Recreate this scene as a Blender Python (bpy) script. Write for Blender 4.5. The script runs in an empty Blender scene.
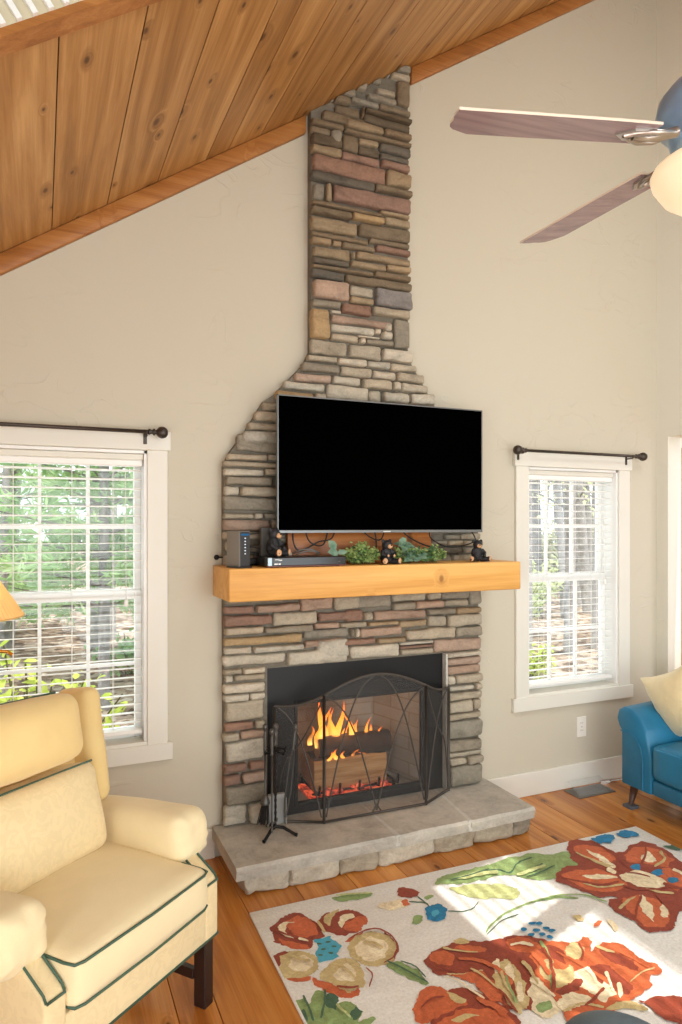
import bpy, bmesh, math, random
from mathutils import Vector, Matrix, noise
sc = bpy.context.scene
COL = sc.collection
PI = math.pi
R = math.radians
random.seed(7)

# ------------------------------------------------------------------ tagging
def tag(o, label=None, cat=None, group=None, kind=None):
    if label: o['label'] = label
    if cat: o['category'] = cat
    if group: o['group'] = group
    if kind: o['kind'] = kind
    return o

def thing(name, label, cat, loc=(0, 0, 0), rz=0.0, group=None, kind=None):
    o = bpy.data.objects.new(name, None)
    o.empty_display_size = .05
    COL.objects.link(o)
    o.location = loc
    o.rotation_euler = (0, 0, rz)
    return tag(o, label, cat, group, kind)

def copy_tree(o, parent=None):
    c = o.copy()
    COL.objects.link(c)
    if parent is not None:
        c.parent = parent
    for ch in list(o.children):
        copy_tree(ch, c)
    return c

# ------------------------------------------------------------------ mesh builder
def NV(p):
    n = noise.noise
    return Vector((n(p), n(p + Vector((31.7, 5.2, 11.9))), n(p + Vector((7.3, 47.1, 23.5)))))

class MB:
    def __init__(self):
        self.v = []; self.f = []; self.mi = []; self.fc = []; self.sm = []
    def add(self, verts, faces, mi=0, col=None, smooth=False, M=None):
        n = len(self.v)
        for p in verts:
            p = Vector(p)
            if M is not None: p = M @ p
            self.v.append(p)
        for f in faces:
            self.f.append([i + n for i in f]); self.mi.append(mi); self.fc.append(col); self.sm.append(smooth)
        return self
    def bm(self, b, mi=0, col=None, smooth=False, M=None):
        b.verts.index_update()
        self.add([v.co.copy() for v in b.verts], [[v.index for v in f.verts] for f in b.faces], mi, col, smooth, M)
        b.free()
        return self
    def box(self, x0, x1, y0, y1, z0, z1, bev=0.0, seg=1, mi=0, col=None, M=None):
        b = bmesh.new()
        bmesh.ops.create_cube(b, size=1)
        for v in b.verts:
            v.co = Vector(((x0 + x1) / 2 + v.co.x * (x1 - x0), (y0 + y1) / 2 + v.co.y * (y1 - y0), (z0 + z1) / 2 + v.co.z * (z1 - z0)))
        if bev > 0:
            bmesh.ops.bevel(b, geom=list(b.edges), offset=bev, segments=seg, profile=.5, affect='EDGES', clamp_overlap=True)
        return self.bm(b, mi, col, bev > 0 and seg > 1, M)
    def tube(self, pts, r, n=8, mi=0, col=None, M=None, closed=False, smooth=True, twist=0.0):
        pts = [Vector(p) for p in pts]
        N = len(pts)
        rs = r if isinstance(r, (list, tuple)) else [r] * N
        V = []; F = []
        up = None
        for i, p in enumerate(pts):
            if closed:
                t = pts[(i + 1) % N] - pts[i - 1]
            else:
                t = pts[min(i + 1, N - 1)] - pts[max(i - 1, 0)]
            t.normalize()
            if up is None:
                up = Vector((0, 0, 1)) if abs(t.z) < .9 else Vector((1, 0, 0))
            s = t.cross(up)
            if s.length < 1e-6:
                s = t.orthogonal()
            s.normalize()
            up = s.cross(t).normalized()
            for k in range(n):
                a = 2 * PI * k / n + twist * i
                V.append(p + (s * math.cos(a) + up * math.sin(a)) * rs[i])
        for i in range(N - (0 if closed else 1)):
            j = (i + 1) % N
            for k in range(n):
                F.append([i * n + k, i * n + (k + 1) % n, j * n + (k + 1) % n, j * n + k])
        if not closed:
            F.append(list(range(n))); F.append([(N - 1) * n + k for k in range(n)][::-1])
        return self.add(V, F, mi, col, smooth, M)
    def lathe(self, prof, n=20, mi=0, col=None, M=None, smooth=True):
        V = []; F = []
        for (r, z) in prof:
            for k in range(n):
                a = 2 * PI * k / n
                V.append((r * math.cos(a), r * math.sin(a), z))
        for i in range(len(prof) - 1):
            for k in range(n):
                F.append([i * n + k, i * n + (k + 1) % n, (i + 1) * n + (k + 1) % n, (i + 1) * n + k])
        if prof[0][0] > 1e-5: F.append([k for k in range(n)][::-1])
        if prof[-1][0] > 1e-5: F.append([(len(prof) - 1) * n + k for k in range(n)])
        return self.add(V, F, mi, col, smooth, M)
    def prism(self, poly, a, b, axis='Y', mi=0, col=None, M=None, bev=0.0, seg=2):
        """polygon in the two other axes, extruded along axis from a to b"""
        def P(u, w, t):
            return {'Y': (u, t, w), 'X': (t, u, w), 'Z': (u, w, t)}[axis]
        bmq = bmesh.new()
        v0 = [bmq.verts.new(P(u, w, a)) for u, w in poly]
        v1 = [bmq.verts.new(P(u, w, b)) for u, w in poly]
        bmq.faces.new(v0[::-1]); bmq.faces.new(v1)
        n = len(poly)
        for i in range(n):
            bmq.faces.new([v0[i], v0[(i + 1) % n], v1[(i + 1) % n], v1[i]])
        bmesh.ops.recalc_face_normals(bmq, faces=bmq.faces)
        if bev > 0:
            bmesh.ops.bevel(bmq, geom=list(bmq.edges), offset=bev, segments=seg, profile=.5, affect='EDGES', clamp_overlap=True)
        return self.bm(bmq, mi, col, bev > 0, M)
    def ball(self, c, r, n=12, m=8, mi=0, col=None, M=None):
        rx, ry, rz = r if isinstance(r, (tuple, list)) else (r, r, r)
        prof = [(math.sin(PI * i / m), -math.cos(PI * i / m)) for i in range(m + 1)]
        prof[0] = (0.0, -1); prof[-1] = (0.0, 1)
        T = Matrix.Translation(c) @ Matrix.Diagonal((rx, ry, rz, 1))
        if M is not None: T = M @ T
        b = bmesh.new()
        bmesh.ops.create_uvsphere(b, u_segments=n, v_segments=m, radius=1)
        return self.bm(b, mi, col, True, T)
    def cushion(self, c, s, r, bz=0.0, by=0.0, bx=0.0, n=10, mi=0, M=None, pinch=0.0, wob=0.0, seed=0.0):
        """rounded box centre c, size s, corner radius r, crowned by b*; pinch pulls mid edges in (pillow)"""
        V = {}; VL = []; F = []
        hx, hy, hz = s[0] / 2, s[1] / 2, s[2] / 2
        def vid(i, j, k):
            if (i, j, k) in V: return V[(i, j, k)]
            a, b_, c_ = [2 * t / n - 1 for t in (i, j, k)]
            e = [math.sin(t * PI / 2) for t in (a, b_, c_)]
            p = Vector((e[0] * hx, e[1] * hy, e[2] * hz))
            core = Vector((max(-hx + r, min(hx - r, p.x)), max(-hy + r, min(hy - r, p.y)), max(-hz + r, min(hz - r, p.z))))
            d = p - core
            if d.length > 1e-9:
                # project from cube surface to sphere of radius r
                d = d.normalized() * r
                p = core + d
            q = Vector((p.x / hx, p.y / hy, p.z / hz))
            p.z += bz * math.copysign(1, q.z) * abs(q.z) * max(0, 1 - q.x ** 2) * max(0, 1 - q.y ** 2)
            p.y += by * math.copysign(1, q.y) * abs(q.y) * max(0, 1 - q.x ** 2) * max(0, 1 - q.z ** 2)
            p.x += bx * math.copysign(1, q.x) * abs(q.x) * max(0, 1 - q.y ** 2) * max(0, 1 - q.z ** 2)
            if pinch:
                p.x *= 1 - pinch * (1 - q.y ** 2) * abs(q.x) ** 2
                p.y *= 1 - pinch * (1 - q.x ** 2) * abs(q.y) ** 2
            if wob:
                w = NV(Vector((p.x * 9 + seed, p.y * 9, p.z * 9)))
                p += w * wob
            VL.append(p + Vector(c)); V[(i, j, k)] = len(VL) - 1
            return V[(i, j, k)]
        for i in range(n):
            for j in range(n):
                F.append([vid(i, j, 0), vid(i, j + 1, 0), vid(i + 1, j + 1, 0), vid(i + 1, j, 0)])
                F.append([vid(i, j, n), vid(i + 1, j, n), vid(i + 1, j + 1, n), vid(i, j + 1, n)])
                F.append([vid(i, 0, j), vid(i + 1, 0, j), vid(i + 1, 0, j + 1), vid(i, 0, j + 1)])
                F.append([vid(i, n, j), vid(i, n, j + 1), vid(i + 1, n, j + 1), vid(i + 1, n, j)])
                F.append([vid(0, i, j), vid(0, i, j + 1), vid(0, i + 1, j + 1), vid(0, i + 1, j)])
                F.append([vid(n, i, j), vid(n, i + 1, j), vid(n, i + 1, j + 1), vid(n, i, j + 1)])
        return self.add(VL, F, mi, None, True, M)
    def build(self, name, mats, parent=None, label=None, recalc=False):
        me = bpy.data.meshes.new(name)
        me.from_pydata([tuple(p) for p in self.v], [], self.f)
        if not isinstance(mats, (list, tuple)): mats = [mats]
        for m in mats: me.materials.append(m)
        me.polygons.foreach_set('material_index', self.mi)
        me.polygons.foreach_set('use_smooth', self.sm)
        if any(c is not None for c in self.fc):
            ca = me.color_attributes.new('col', 'FLOAT_COLOR', 'CORNER')
            li = 0
            buf = []
            for f, c in zip(self.f, self.fc):
                c = c or (1, 1, 1)
                buf += [c[0], c[1], c[2], 1.0] * len(f)
            ca.data.foreach_set('color', buf)
        if recalc:
            b = bmesh.new(); b.from_mesh(me)
            bmesh.ops.recalc_face_normals(b, faces=b.faces)
            b.to_mesh(me); b.free()
        me.update()
        o = bpy.data.objects.new(name, me)
        COL.objects.link(o)
        if parent is not None: o.parent = parent
        if label: o['label'] = label
        return o

# ------------------------------------------------------------------ materials
def lin(c):
    if max(c) > 1.001: c = [x / 255 for x in c]
    return tuple((x / 12.92 if x <= .04045 else ((x + .055) / 1.055) ** 2.4) for x in c[:3])

class NT:
    def __init__(self, name):
        self.m = bpy.data.materials.new(name)
        self.m.use_nodes = True
        self.t = self.m.node_tree
        self.t.nodes.clear()
        self.out = self.t.nodes.new('ShaderNodeOutputMaterial')
    def n(self, typ, **kw):
        nd = self.t.nodes.new(typ)
        for k, v in kw.items():
            if k.startswith('i_'):
                key = k[2:].replace('_', ' ')
                s = nd.inputs[int(key)] if key.isdigit() else nd.inputs[key]
                self.set(s, v)
            else:
                setattr(nd, k, v)
        return nd
    def set(self, s, v):
        if isinstance(v, bpy.types.NodeSocket):
            self.t.links.new(v, s)
        else:
            if s.type == 'RGBA' and len(v) == 3: v = (*v, 1)
            s.default_value = v
    def coord(self, scale=(1, 1, 1), off=None, kind='Object'):
        c = self.n('ShaderNodeTexCoord').outputs[kind]
        if off is not None:
            c = self.n('ShaderNodeVectorMath', operation='ADD', i_0=c, i_1=off).outputs[0]
        return self.n('ShaderNodeVectorMath', operation='MULTIPLY', i_0=c, i_1=scale).outputs[0]
    def noise(self, vec, scale=1, detail=4, rough=.55, dist=0):
        return self.n('ShaderNodeTexNoise', i_Vector=vec, i_Scale=scale, i_Detail=detail, i_Roughness=rough, i_Distortion=dist).outputs['Fac']
    def ramp(self, fac, stops, interp='LINEAR'):
        r = self.n('ShaderNodeValToRGB')
        cr = r.color_ramp; cr.interpolation = interp
        while len(cr.elements) < len(stops): cr.elements.new(.5)
        for e, (p, c) in zip(cr.elements, stops):
            e.position = p; e.color = (*c, 1) if len(c) == 3 else c
        self.set(r.inputs[0], fac)
        return r.outputs[0]
    def mix(self, a, b, fac, typ='MIX'):
        m = self.n('ShaderNodeMix', data_type='RGBA', blend_type=typ)
        self.set(m.inputs[0], fac); self.set(m.inputs[6], a); self.set(m.inputs[7], b)
        return m.outputs[2]
    def math(self, op, a, b=0.0):
        m = self.n('ShaderNodeMath', operation=op)
        self.set(m.inputs[0], a); self.set(m.inputs[1], b)
        return m.outputs[0]
    def bump(self, h, strength=.2, dist=.01, normal=None):
        b = self.n('ShaderNodeBump', i_Height=h, i_Strength=strength, i_Distance=dist)
        if normal is not None: self.set(b.inputs['Normal'], normal)
        return b.outputs[0]
    def bsdf(self, col, rough=.5, metal=0.0, normal=None, spec=.5, **kw):
        p = self.n('ShaderNodeBsdfPrincipled')
        self.set(p.inputs['Base Color'], col); self.set(p.inputs['Roughness'], rough); self.set(p.inputs['Metallic'], metal)
        p.inputs['Specular IOR Level'].default_value = spec
        if normal is not None: self.set(p.inputs['Normal'], normal)
        for k, v in kw.items(): self.set(p.inputs[k.replace('_', ' ')], v)
        return p.outputs[0]
    def fin(self, sh):
        self.t.links.new(sh, self.out.inputs[0])
        return self.m

def simple(name, c, rough=.5, metal=0.0, var=.0, vs=8, bump=0.0, bs=60, spec=.5, **kw):
    t = NT(name)
    col = lin(c)
    if var:
        v = t.coord()
        f = t.noise(v, vs, 5)
        k = t.ramp(f, [(.3, tuple(x * (1 - var) for x in col)), (.7, tuple(min(1, x * (1 + var)) for x in col))])
    else:
        k = col
    nm = None
    if bump:
        v = t.coord()
        nm = t.bump(t.noise(v, bs, 4), bump, .004)
    return t.fin(t.bsdf(k, rough, metal, nm, spec, **kw))

def wood(name, dark, mid, light, axis='Y', rough=.45, knots=(2.2, .55), knotcol=(92, 48, 22), attr=False, gs=16, bump=.08, spec=.4, knotamt=1.0, ctr=1.0, plane='XY'):
    t = NT(name)
    a = 'XYZ'.index(axis)
    off = None
    if attr:
        at = t.n('ShaderNodeAttribute', attribute_name='col').outputs['Color']
        off = t.n('ShaderNodeVectorMath', operation='MULTIPLY', i_0=at, i_1=(37, 53, 71)).outputs[0]
    def S(cross, along):
        s = [cross] * 3; s[a] = along; return tuple(s)
    # knots bend the grain round them
    kv = t.coord(S(knots[0], knots[1]), off)
    ks = t.n('ShaderNodeSeparateXYZ', i_0=kv)
    kv = t.n('ShaderNodeCombineXYZ', i_0=ks.outputs['XYZ'.index(plane[0])], i_1=ks.outputs['XYZ'.index(plane[1])], i_2=0.0).outputs[0]
    vor = t.n('ShaderNodeTexVoronoi', feature='F1', voronoi_dimensions='2D', i_Vector=kv, i_Scale=1.0, i_Randomness=1.0)
    sep = t.n('ShaderNodeSeparateColor', i_0=vor.outputs['Color'])
    sel = t.math('GREATER_THAN', sep.outputs[0], .45)
    size = t.math('ADD', t.math('MULTIPLY', sep.outputs[1], .055), .028)
    rel = t.math('DIVIDE', vor.outputs['Distance'], size)
    kmask = t.math('MULTIPLY', t.n('ShaderNodeMapRange', interpolation_type='SMOOTHSTEP', i_Value=rel, i_1=.45, i_2=1.15, i_3=1.0, i_4=0.0).outputs[0], sel)
    halo = t.math('MULTIPLY', t.n('ShaderNodeMapRange', interpolation_type='SMOOTHSTEP', i_Value=rel, i_1=.8, i_2=3.6, i_3=1.0, i_4=0.0).outputs[0], sel)
    gv = t.coord(S(gs, gs * .055), off)
    bend = t.n('ShaderNodeVectorMath', operation='SCALE', i_0=(.55, .55, .55)); t.set(bend.inputs['Scale'], halo)
    gv2 = t.n('ShaderNodeVectorMath', operation='ADD', i_0=gv, i_1=bend.outputs[0]).outputs[0]
    g = t.noise(gv2, 1.0, 5, .6, .8)
    base = t.ramp(g, [(.30, lin(dark)), (.5, lin(mid)), (.72, lin(light))])
    fine = t.noise(t.coord(S(gs * 9, gs * .22), off), 1.0, 3, .6)
    base = t.mix(base, t.ramp(fine, [(.35, (.72, .66, .6)), (.6, (1, 1, 1))]), .45 * ctr, 'MULTIPLY')
    if attr:
        sp = t.n('ShaderNodeSeparateColor', i_0=at)
        base = t.mix(base, t.ramp(sp.outputs[0], [(0, (.80, .74, .68)), (.5, (1, .97, .93)), (1, (1.12, 1.1, 1.06))]), .9, 'MULTIPLY')
    base = t.mix(base, lin(tuple(.5 * (x + y) for x, y in zip(dark, knotcol))), t.math('MULTIPLY', halo, .35 * knotamt))
    base = t.mix(base, lin(knotcol), t.math('MULTIPLY', kmask, .85 * knotamt))
    nm = t.bump(g, bump, .003)
    return t.fin(t.bsdf(base, rough, 0, nm, spec))

def stone_mat(name, attr=True, base=(150, 138, 118), amt=1.0, bs=1.0):
    t = NT(name)
    v = t.coord()
    if attr:
        c = t.n('ShaderNodeAttribute', attribute_name='col').outputs['Color']
    else:
        c = t.ramp(t.noise(v, 3, 5), [(.3, lin(tuple(x * .9 for x in base))), (.7, lin(tuple(min(255, x * 1.07) for x in base)))])
    n1 = t.noise(t.coord((1, 1, 1.8)), 9, 7, .68, .6)
    n2 = t.noise(v, 70, 4, .7)
    c = t.mix(c, t.ramp(n1, [(.28, (.60, .58, .55)), (.48, (.98, .97, .96)), (.75, (1.30, 1.27, 1.23))]), .85 * amt, 'MULTIPLY')
    c = t.mix(c, t.ramp(n2, [(.3, (.72, .70, .68)), (.6, (1.08, 1.07, 1.05))]), .5 * amt, 'MULTIPLY')
    h = t.math('ADD', t.math('MULTIPLY', n1, 1.0), t.math('MULTIPLY', n2, .35))
    return t.fin(t.bsdf(c, .9, 0, t.bump(h, .8 * bs, .014), .2))

def plaster(name, c):
    t = NT(name)
    v = t.coord()
    n = t.noise(v, 2.2, 3, .5, .4)
    ridge = t.noise(t.coord((1, 1, 1.7)), 3.1, 2, .45, 1.2)
    rr = t.ramp(ridge, [(.495, (0, 0, 0)), (.503, (1, 1, 1)), (.509, (.25, .25, .25)), (.53, (0, 0, 0))])
    patch = t.ramp(t.noise(v, 1.7, 2), [(.5, (0, 0, 0)), (.58, (1, 1, 1))])
    h = t.math('ADD', t.math('MULTIPLY', n, .7), t.math('MULTIPLY', t.math('MULTIPLY', rr, patch), .55))
    h = t.math('ADD', h, t.math('MULTIPLY', t.noise(v, 45, 3), .05))
    return t.fin(t.bsdf(lin(c), .75, 0, t.bump(h, .30, .02), .25))

def fabric(name, c, bs=260, bump=.25, var=.06, sheen=.2, pat=0.0):
    t = NT(name)
    v = t.coord()
    col = lin(c)
    k = t.ramp(t.noise(v, 7, 4, .6, .4), [(.3, tuple(x * (1 - var) for x in col)), (.7, tuple(min(1, x * (1 + var)) for x in col))])
    if pat:   # woven damask, slightly different tone
        w = t.ramp(t.noise(v, 22, 2, .5, 2.5), [(.48, (1 - pat, 1 - pat, 1 - pat * 1.2)), (.52, (1, 1, 1))])
        k = t.mix(k, w, .8, 'MULTIPLY')
    return t.fin(t.bsdf(k, .85, 0, t.bump(t.noise(v, bs, 2), bump, .002), .2, Sheen_Weight=sheen))

def leafy(name, cs, rough=.5, trans=.35, vs=3.0, spec=.3):
    t = NT(name)
    oi = t.noise(t.coord(), vs, 3)
    k = t.ramp(oi, [(.25 + .5 * i / (len(cs) - 1), lin(c)) for i, c in enumerate(cs)])
    b = t.bsdf(k, rough, 0, None, spec)
    tr = t.n('ShaderNodeBsdfTranslucent', i_Color=k).outputs[0]
    return t.fin(t.n('ShaderNodeMixShader', i_0=trans, i_1=b, i_2=tr).outputs[0])
STONES="""1.560 1.660 3.742 3.763 M;1.510 1.665 3.688 3.719 G;1.670 1.717 3.719 3.831 B;1.575 1.732 3.668 3.695 B;1.413 1.560 3.642 3.668 G;1.332 1.466 3.592 3.622 B;1.462 1.486 3.606 3.650 B;1.491 1.732 3.621 3.648 D;1.491 1.737 3.573 3.617 D;1.262 1.476 3.536 3.575 B;1.194 1.382 3.494 3.524 B;1.387 1.593 3.522 3.557 T;1.595 1.739 3.535 3.566 B;1.194 1.300 3.456 3.494 B;1.304 1.361 3.434 3.499 G;1.366 1.727 3.491 3.516 B;1.194 1.361 3.405 3.456 D;1.370 1.452 3.405 3.488 B;1.457 1.565 3.460 3.490 T;1.575 1.742 3.450 3.495 K;1.457 1.575 3.411 3.451 D;1.575 1.745 3.406 3.442 K;1.194 1.356 3.358 3.405 T;1.366 1.577 3.361 3.404 R;1.580 1.751 3.367 3.407 R;1.194 1.605 3.277 3.358 R;1.610 1.745 3.288 3.360 T;1.198 1.540 3.227 3.267 K;1.545 1.739 3.251 3.271 B;1.194 1.267 3.137 3.213 G;1.272 1.306 3.139 3.225 T;1.314 1.745 3.147 3.225 R;1.194 1.580 3.103 3.128 B;1.207 1.413 3.059 3.097 B;1.423 1.595 3.072 3.111 O;1.595 1.745 3.127 3.147 T;1.605 1.745 3.087 3.122 T;1.207 1.442 2.986 3.063 T;1.462 1.745 3.004 3.070 B;1.203 1.510 2.956 2.981 B;1.515 1.737 2.969 2.996 B;1.207 1.309 2.918 2.956 T;1.314 1.361 2.923 2.957 T;1.366 1.555 2.923 2.953 B;1.545 1.748 2.943 2.969 R;1.207 1.408 2.855 2.914 T;1.413 1.439 2.874 2.913 T;1.444 1.750 2.879 2.921 T;1.212 1.404 2.817 2.851 K;1.404 1.605 2.833 2.864 T;1.610 1.742 2.851 2.880 T;1.212 1.535 2.796 2.826 B;1.540 1.750 2.797 2.836 B;1.212 1.380 2.749 2.800 K;1.380 1.753 2.758 2.801 B;1.207 1.404 2.650 2.755 P;1.408 1.540 2.695 2.743 M;1.408 1.543 2.660 2.692 T;1.545 1.753 2.660 2.744 V;1.207 1.361 2.612 2.655 G;1.304 1.344 2.586 2.612 L;1.362 1.530 2.610 2.654 R;1.530 1.753 2.609 2.655 M;1.309 1.640 2.549 2.592 P;1.203 1.300 2.458 2.603 O;1.304 1.543 2.495 2.538 L;1.545 1.587 2.521 2.549 L;1.605 1.645 2.538 2.565 L;1.583 1.645 2.498 2.534 L;1.650 1.750 2.467 2.606 G;1.304 1.452 2.454 2.493 M;1.471 1.570 2.488 2.510 L;1.457 1.491 2.455 2.484 L;1.496 1.655 2.457 2.489 G;1.198 1.394 2.378 2.458 M;1.399 1.583 2.379 2.454 M;1.590 1.753 2.385 2.447 L;1.184 1.337 2.343 2.374 M;1.342 1.498 2.341 2.376 L;1.501 1.635 2.341 2.378 L;1.635 1.779 2.344 2.376 M;1.167 1.348 2.292 2.344 G;1.357 1.533 2.288 2.338 M;1.533 1.667 2.288 2.332 L;1.667 1.806 2.286 2.331 M;1.119 1.308 2.246 2.283 P;1.312 1.467 2.243 2.284 L;1.476 1.644 2.236 2.287 M;1.648 1.691 2.240 2.279 L;1.697 1.836 2.236 2.280 L;1.071 1.272 2.194 2.239 L;1.276 1.510 2.182 2.246 L;1.514 1.586 2.183 2.229 M;1.590 1.746 2.184 2.226 L;1.746 1.883 2.192 2.235 L;1.037 1.214 2.159 2.196 O;1.223 1.285 2.170 2.194 L;0.975 1.030 2.091 2.128 M;0.926 1.030 2.037 2.081 M;0.907 1.030 1.997 2.033 M;0.881 1.030 1.947 1.992 L;0.829 1.030 1.888 1.966 G;0.802 0.980 1.851 1.882 M;0.984 1.030 1.858 1.890 M;0.774 1.030 1.819 1.845 M;0.771 0.964 1.777 1.814 L;0.967 1.030 1.789 1.818 M;0.771 1.000 1.734 1.774 G;0.771 0.845 1.687 1.731 L;0.850 1.030 1.687 1.733 M;0.771 1.030 1.610 1.680 G;0.771 0.910 1.579 1.602 M;0.915 0.959 1.580 1.607 L;0.962 1.030 1.580 1.604 G;0.771 0.992 1.524 1.575 P;0.997 1.034 1.523 1.575 G;0.771 0.967 1.483 1.517 M;0.970 1.093 1.461 1.513 G;0.771 0.885 1.425 1.477 M;0.892 1.093 1.415 1.454 G;0.771 1.093 1.363 1.412 M;0.784 1.042 1.180 1.197 G;0.784 0.921 1.136 1.174 R;0.926 1.140 1.138 1.171 P;1.145 1.317 1.137 1.190 P;1.323 1.441 1.135 1.185 M;0.784 1.003 1.080 1.134 R;1.006 1.230 1.070 1.130 M;1.236 1.451 1.080 1.122 R;0.784 0.959 1.039 1.074 M;0.963 1.209 1.032 1.066 G;1.214 1.350 1.041 1.071 P;1.352 1.439 1.043 1.068 M;0.784 1.158 0.987 1.034 O;1.161 1.419 0.998 1.042 G;0.784 0.906 0.948 0.978 L;0.911 1.161 0.949 0.981 L;1.163 1.363 0.962 0.990 P;1.367 1.439 0.951 0.981 R;0.784 1.073 0.888 0.945 L;1.078 1.392 0.878 0.947 L;1.403 1.644 1.127 1.186 G;1.650 1.847 1.161 1.188 M;1.850 1.929 1.158 1.186 M;1.935 2.107 1.158 1.187 G;2.111 2.191 1.124 1.191 G;1.644 1.774 1.115 1.149 G;1.779 1.950 1.114 1.151 P;1.956 2.107 1.119 1.151 M;1.403 1.480 1.069 1.125 R;1.482 1.533 1.069 1.105 M;1.537 1.847 1.064 1.113 P;1.850 2.020 1.081 1.108 G;2.027 2.191 1.077 1.108 T;1.403 1.502 1.040 1.064 M;1.507 1.677 1.045 1.062 T;1.680 1.850 1.022 1.064 T;1.855 1.969 1.018 1.072 M;1.973 2.191 1.015 1.069 M;1.403 1.428 0.989 1.028 G;1.430 1.457 0.991 1.026 L;1.461 1.704 0.984 1.030 P;1.710 2.016 0.953 1.014 M;2.033 2.184 0.951 1.003 G;1.403 1.553 0.950 0.982 R;1.558 1.725 0.946 0.972 T;1.692 1.887 0.931 0.947 L;1.692 1.881 0.912 0.926 R;1.692 1.875 0.881 0.907 M;1.890 2.191 0.877 0.941 P;1.249 1.397 0.898 0.983 L;1.403 1.680 0.883 0.944 L;0.777 0.856 0.862 0.886 M;0.862 0.975 0.857 0.881 L;0.777 0.817 0.821 0.854 L;0.820 0.975 0.822 0.852 M;0.773 0.975 0.769 0.819 L;0.777 0.889 0.733 0.765 L;0.894 0.972 0.733 0.762 L;0.775 0.975 0.640 0.729 M;0.777 0.915 0.596 0.634 R;0.917 0.975 0.591 0.630 M;0.777 0.845 0.551 0.584 M;0.847 0.957 0.549 0.587 P;0.777 0.975 0.450 0.547 L;0.777 0.885 0.402 0.446 R;0.889 0.981 0.399 0.439 R;0.777 0.850 0.346 0.394 R;0.856 0.981 0.346 0.399 P;0.777 0.979 0.257 0.340 G;0.777 0.883 0.160 0.251 L;0.887 0.981 0.153 0.235 L;1.957 2.193 0.845 0.870 L;1.988 2.193 0.801 0.839 P;1.988 2.193 0.752 0.796 P;1.979 2.024 0.698 0.745 L;2.027 2.193 0.707 0.746 M;1.988 2.142 0.663 0.687 L;2.148 2.203 0.661 0.690 M;1.991 2.203 0.614 0.659 M;1.994 2.136 0.552 0.609 M;2.140 2.212 0.546 0.604 M;1.994 2.212 0.505 0.542 M;1.994 2.205 0.407 0.500 G;1.994 2.199 0.340 0.397 G;2.000 2.199 0.310 0.332 M;2.006 2.098 0.265 0.302 M;2.102 2.199 0.262 0.304 M;2.006 2.212 0.156 0.257 G;1.893 1.975 1.442 1.469 G;1.978 2.052 1.474 1.498 G;2.055 2.190 1.471 1.502 M;1.893 2.069 1.397 1.436 K;1.982 2.072 1.439 1.468 M;2.074 2.190 1.436 1.467 M;2.074 2.190 1.396 1.431 G;1.893 1.994 1.363 1.393 G;1.997 2.190 1.356 1.391 M"""
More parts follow.
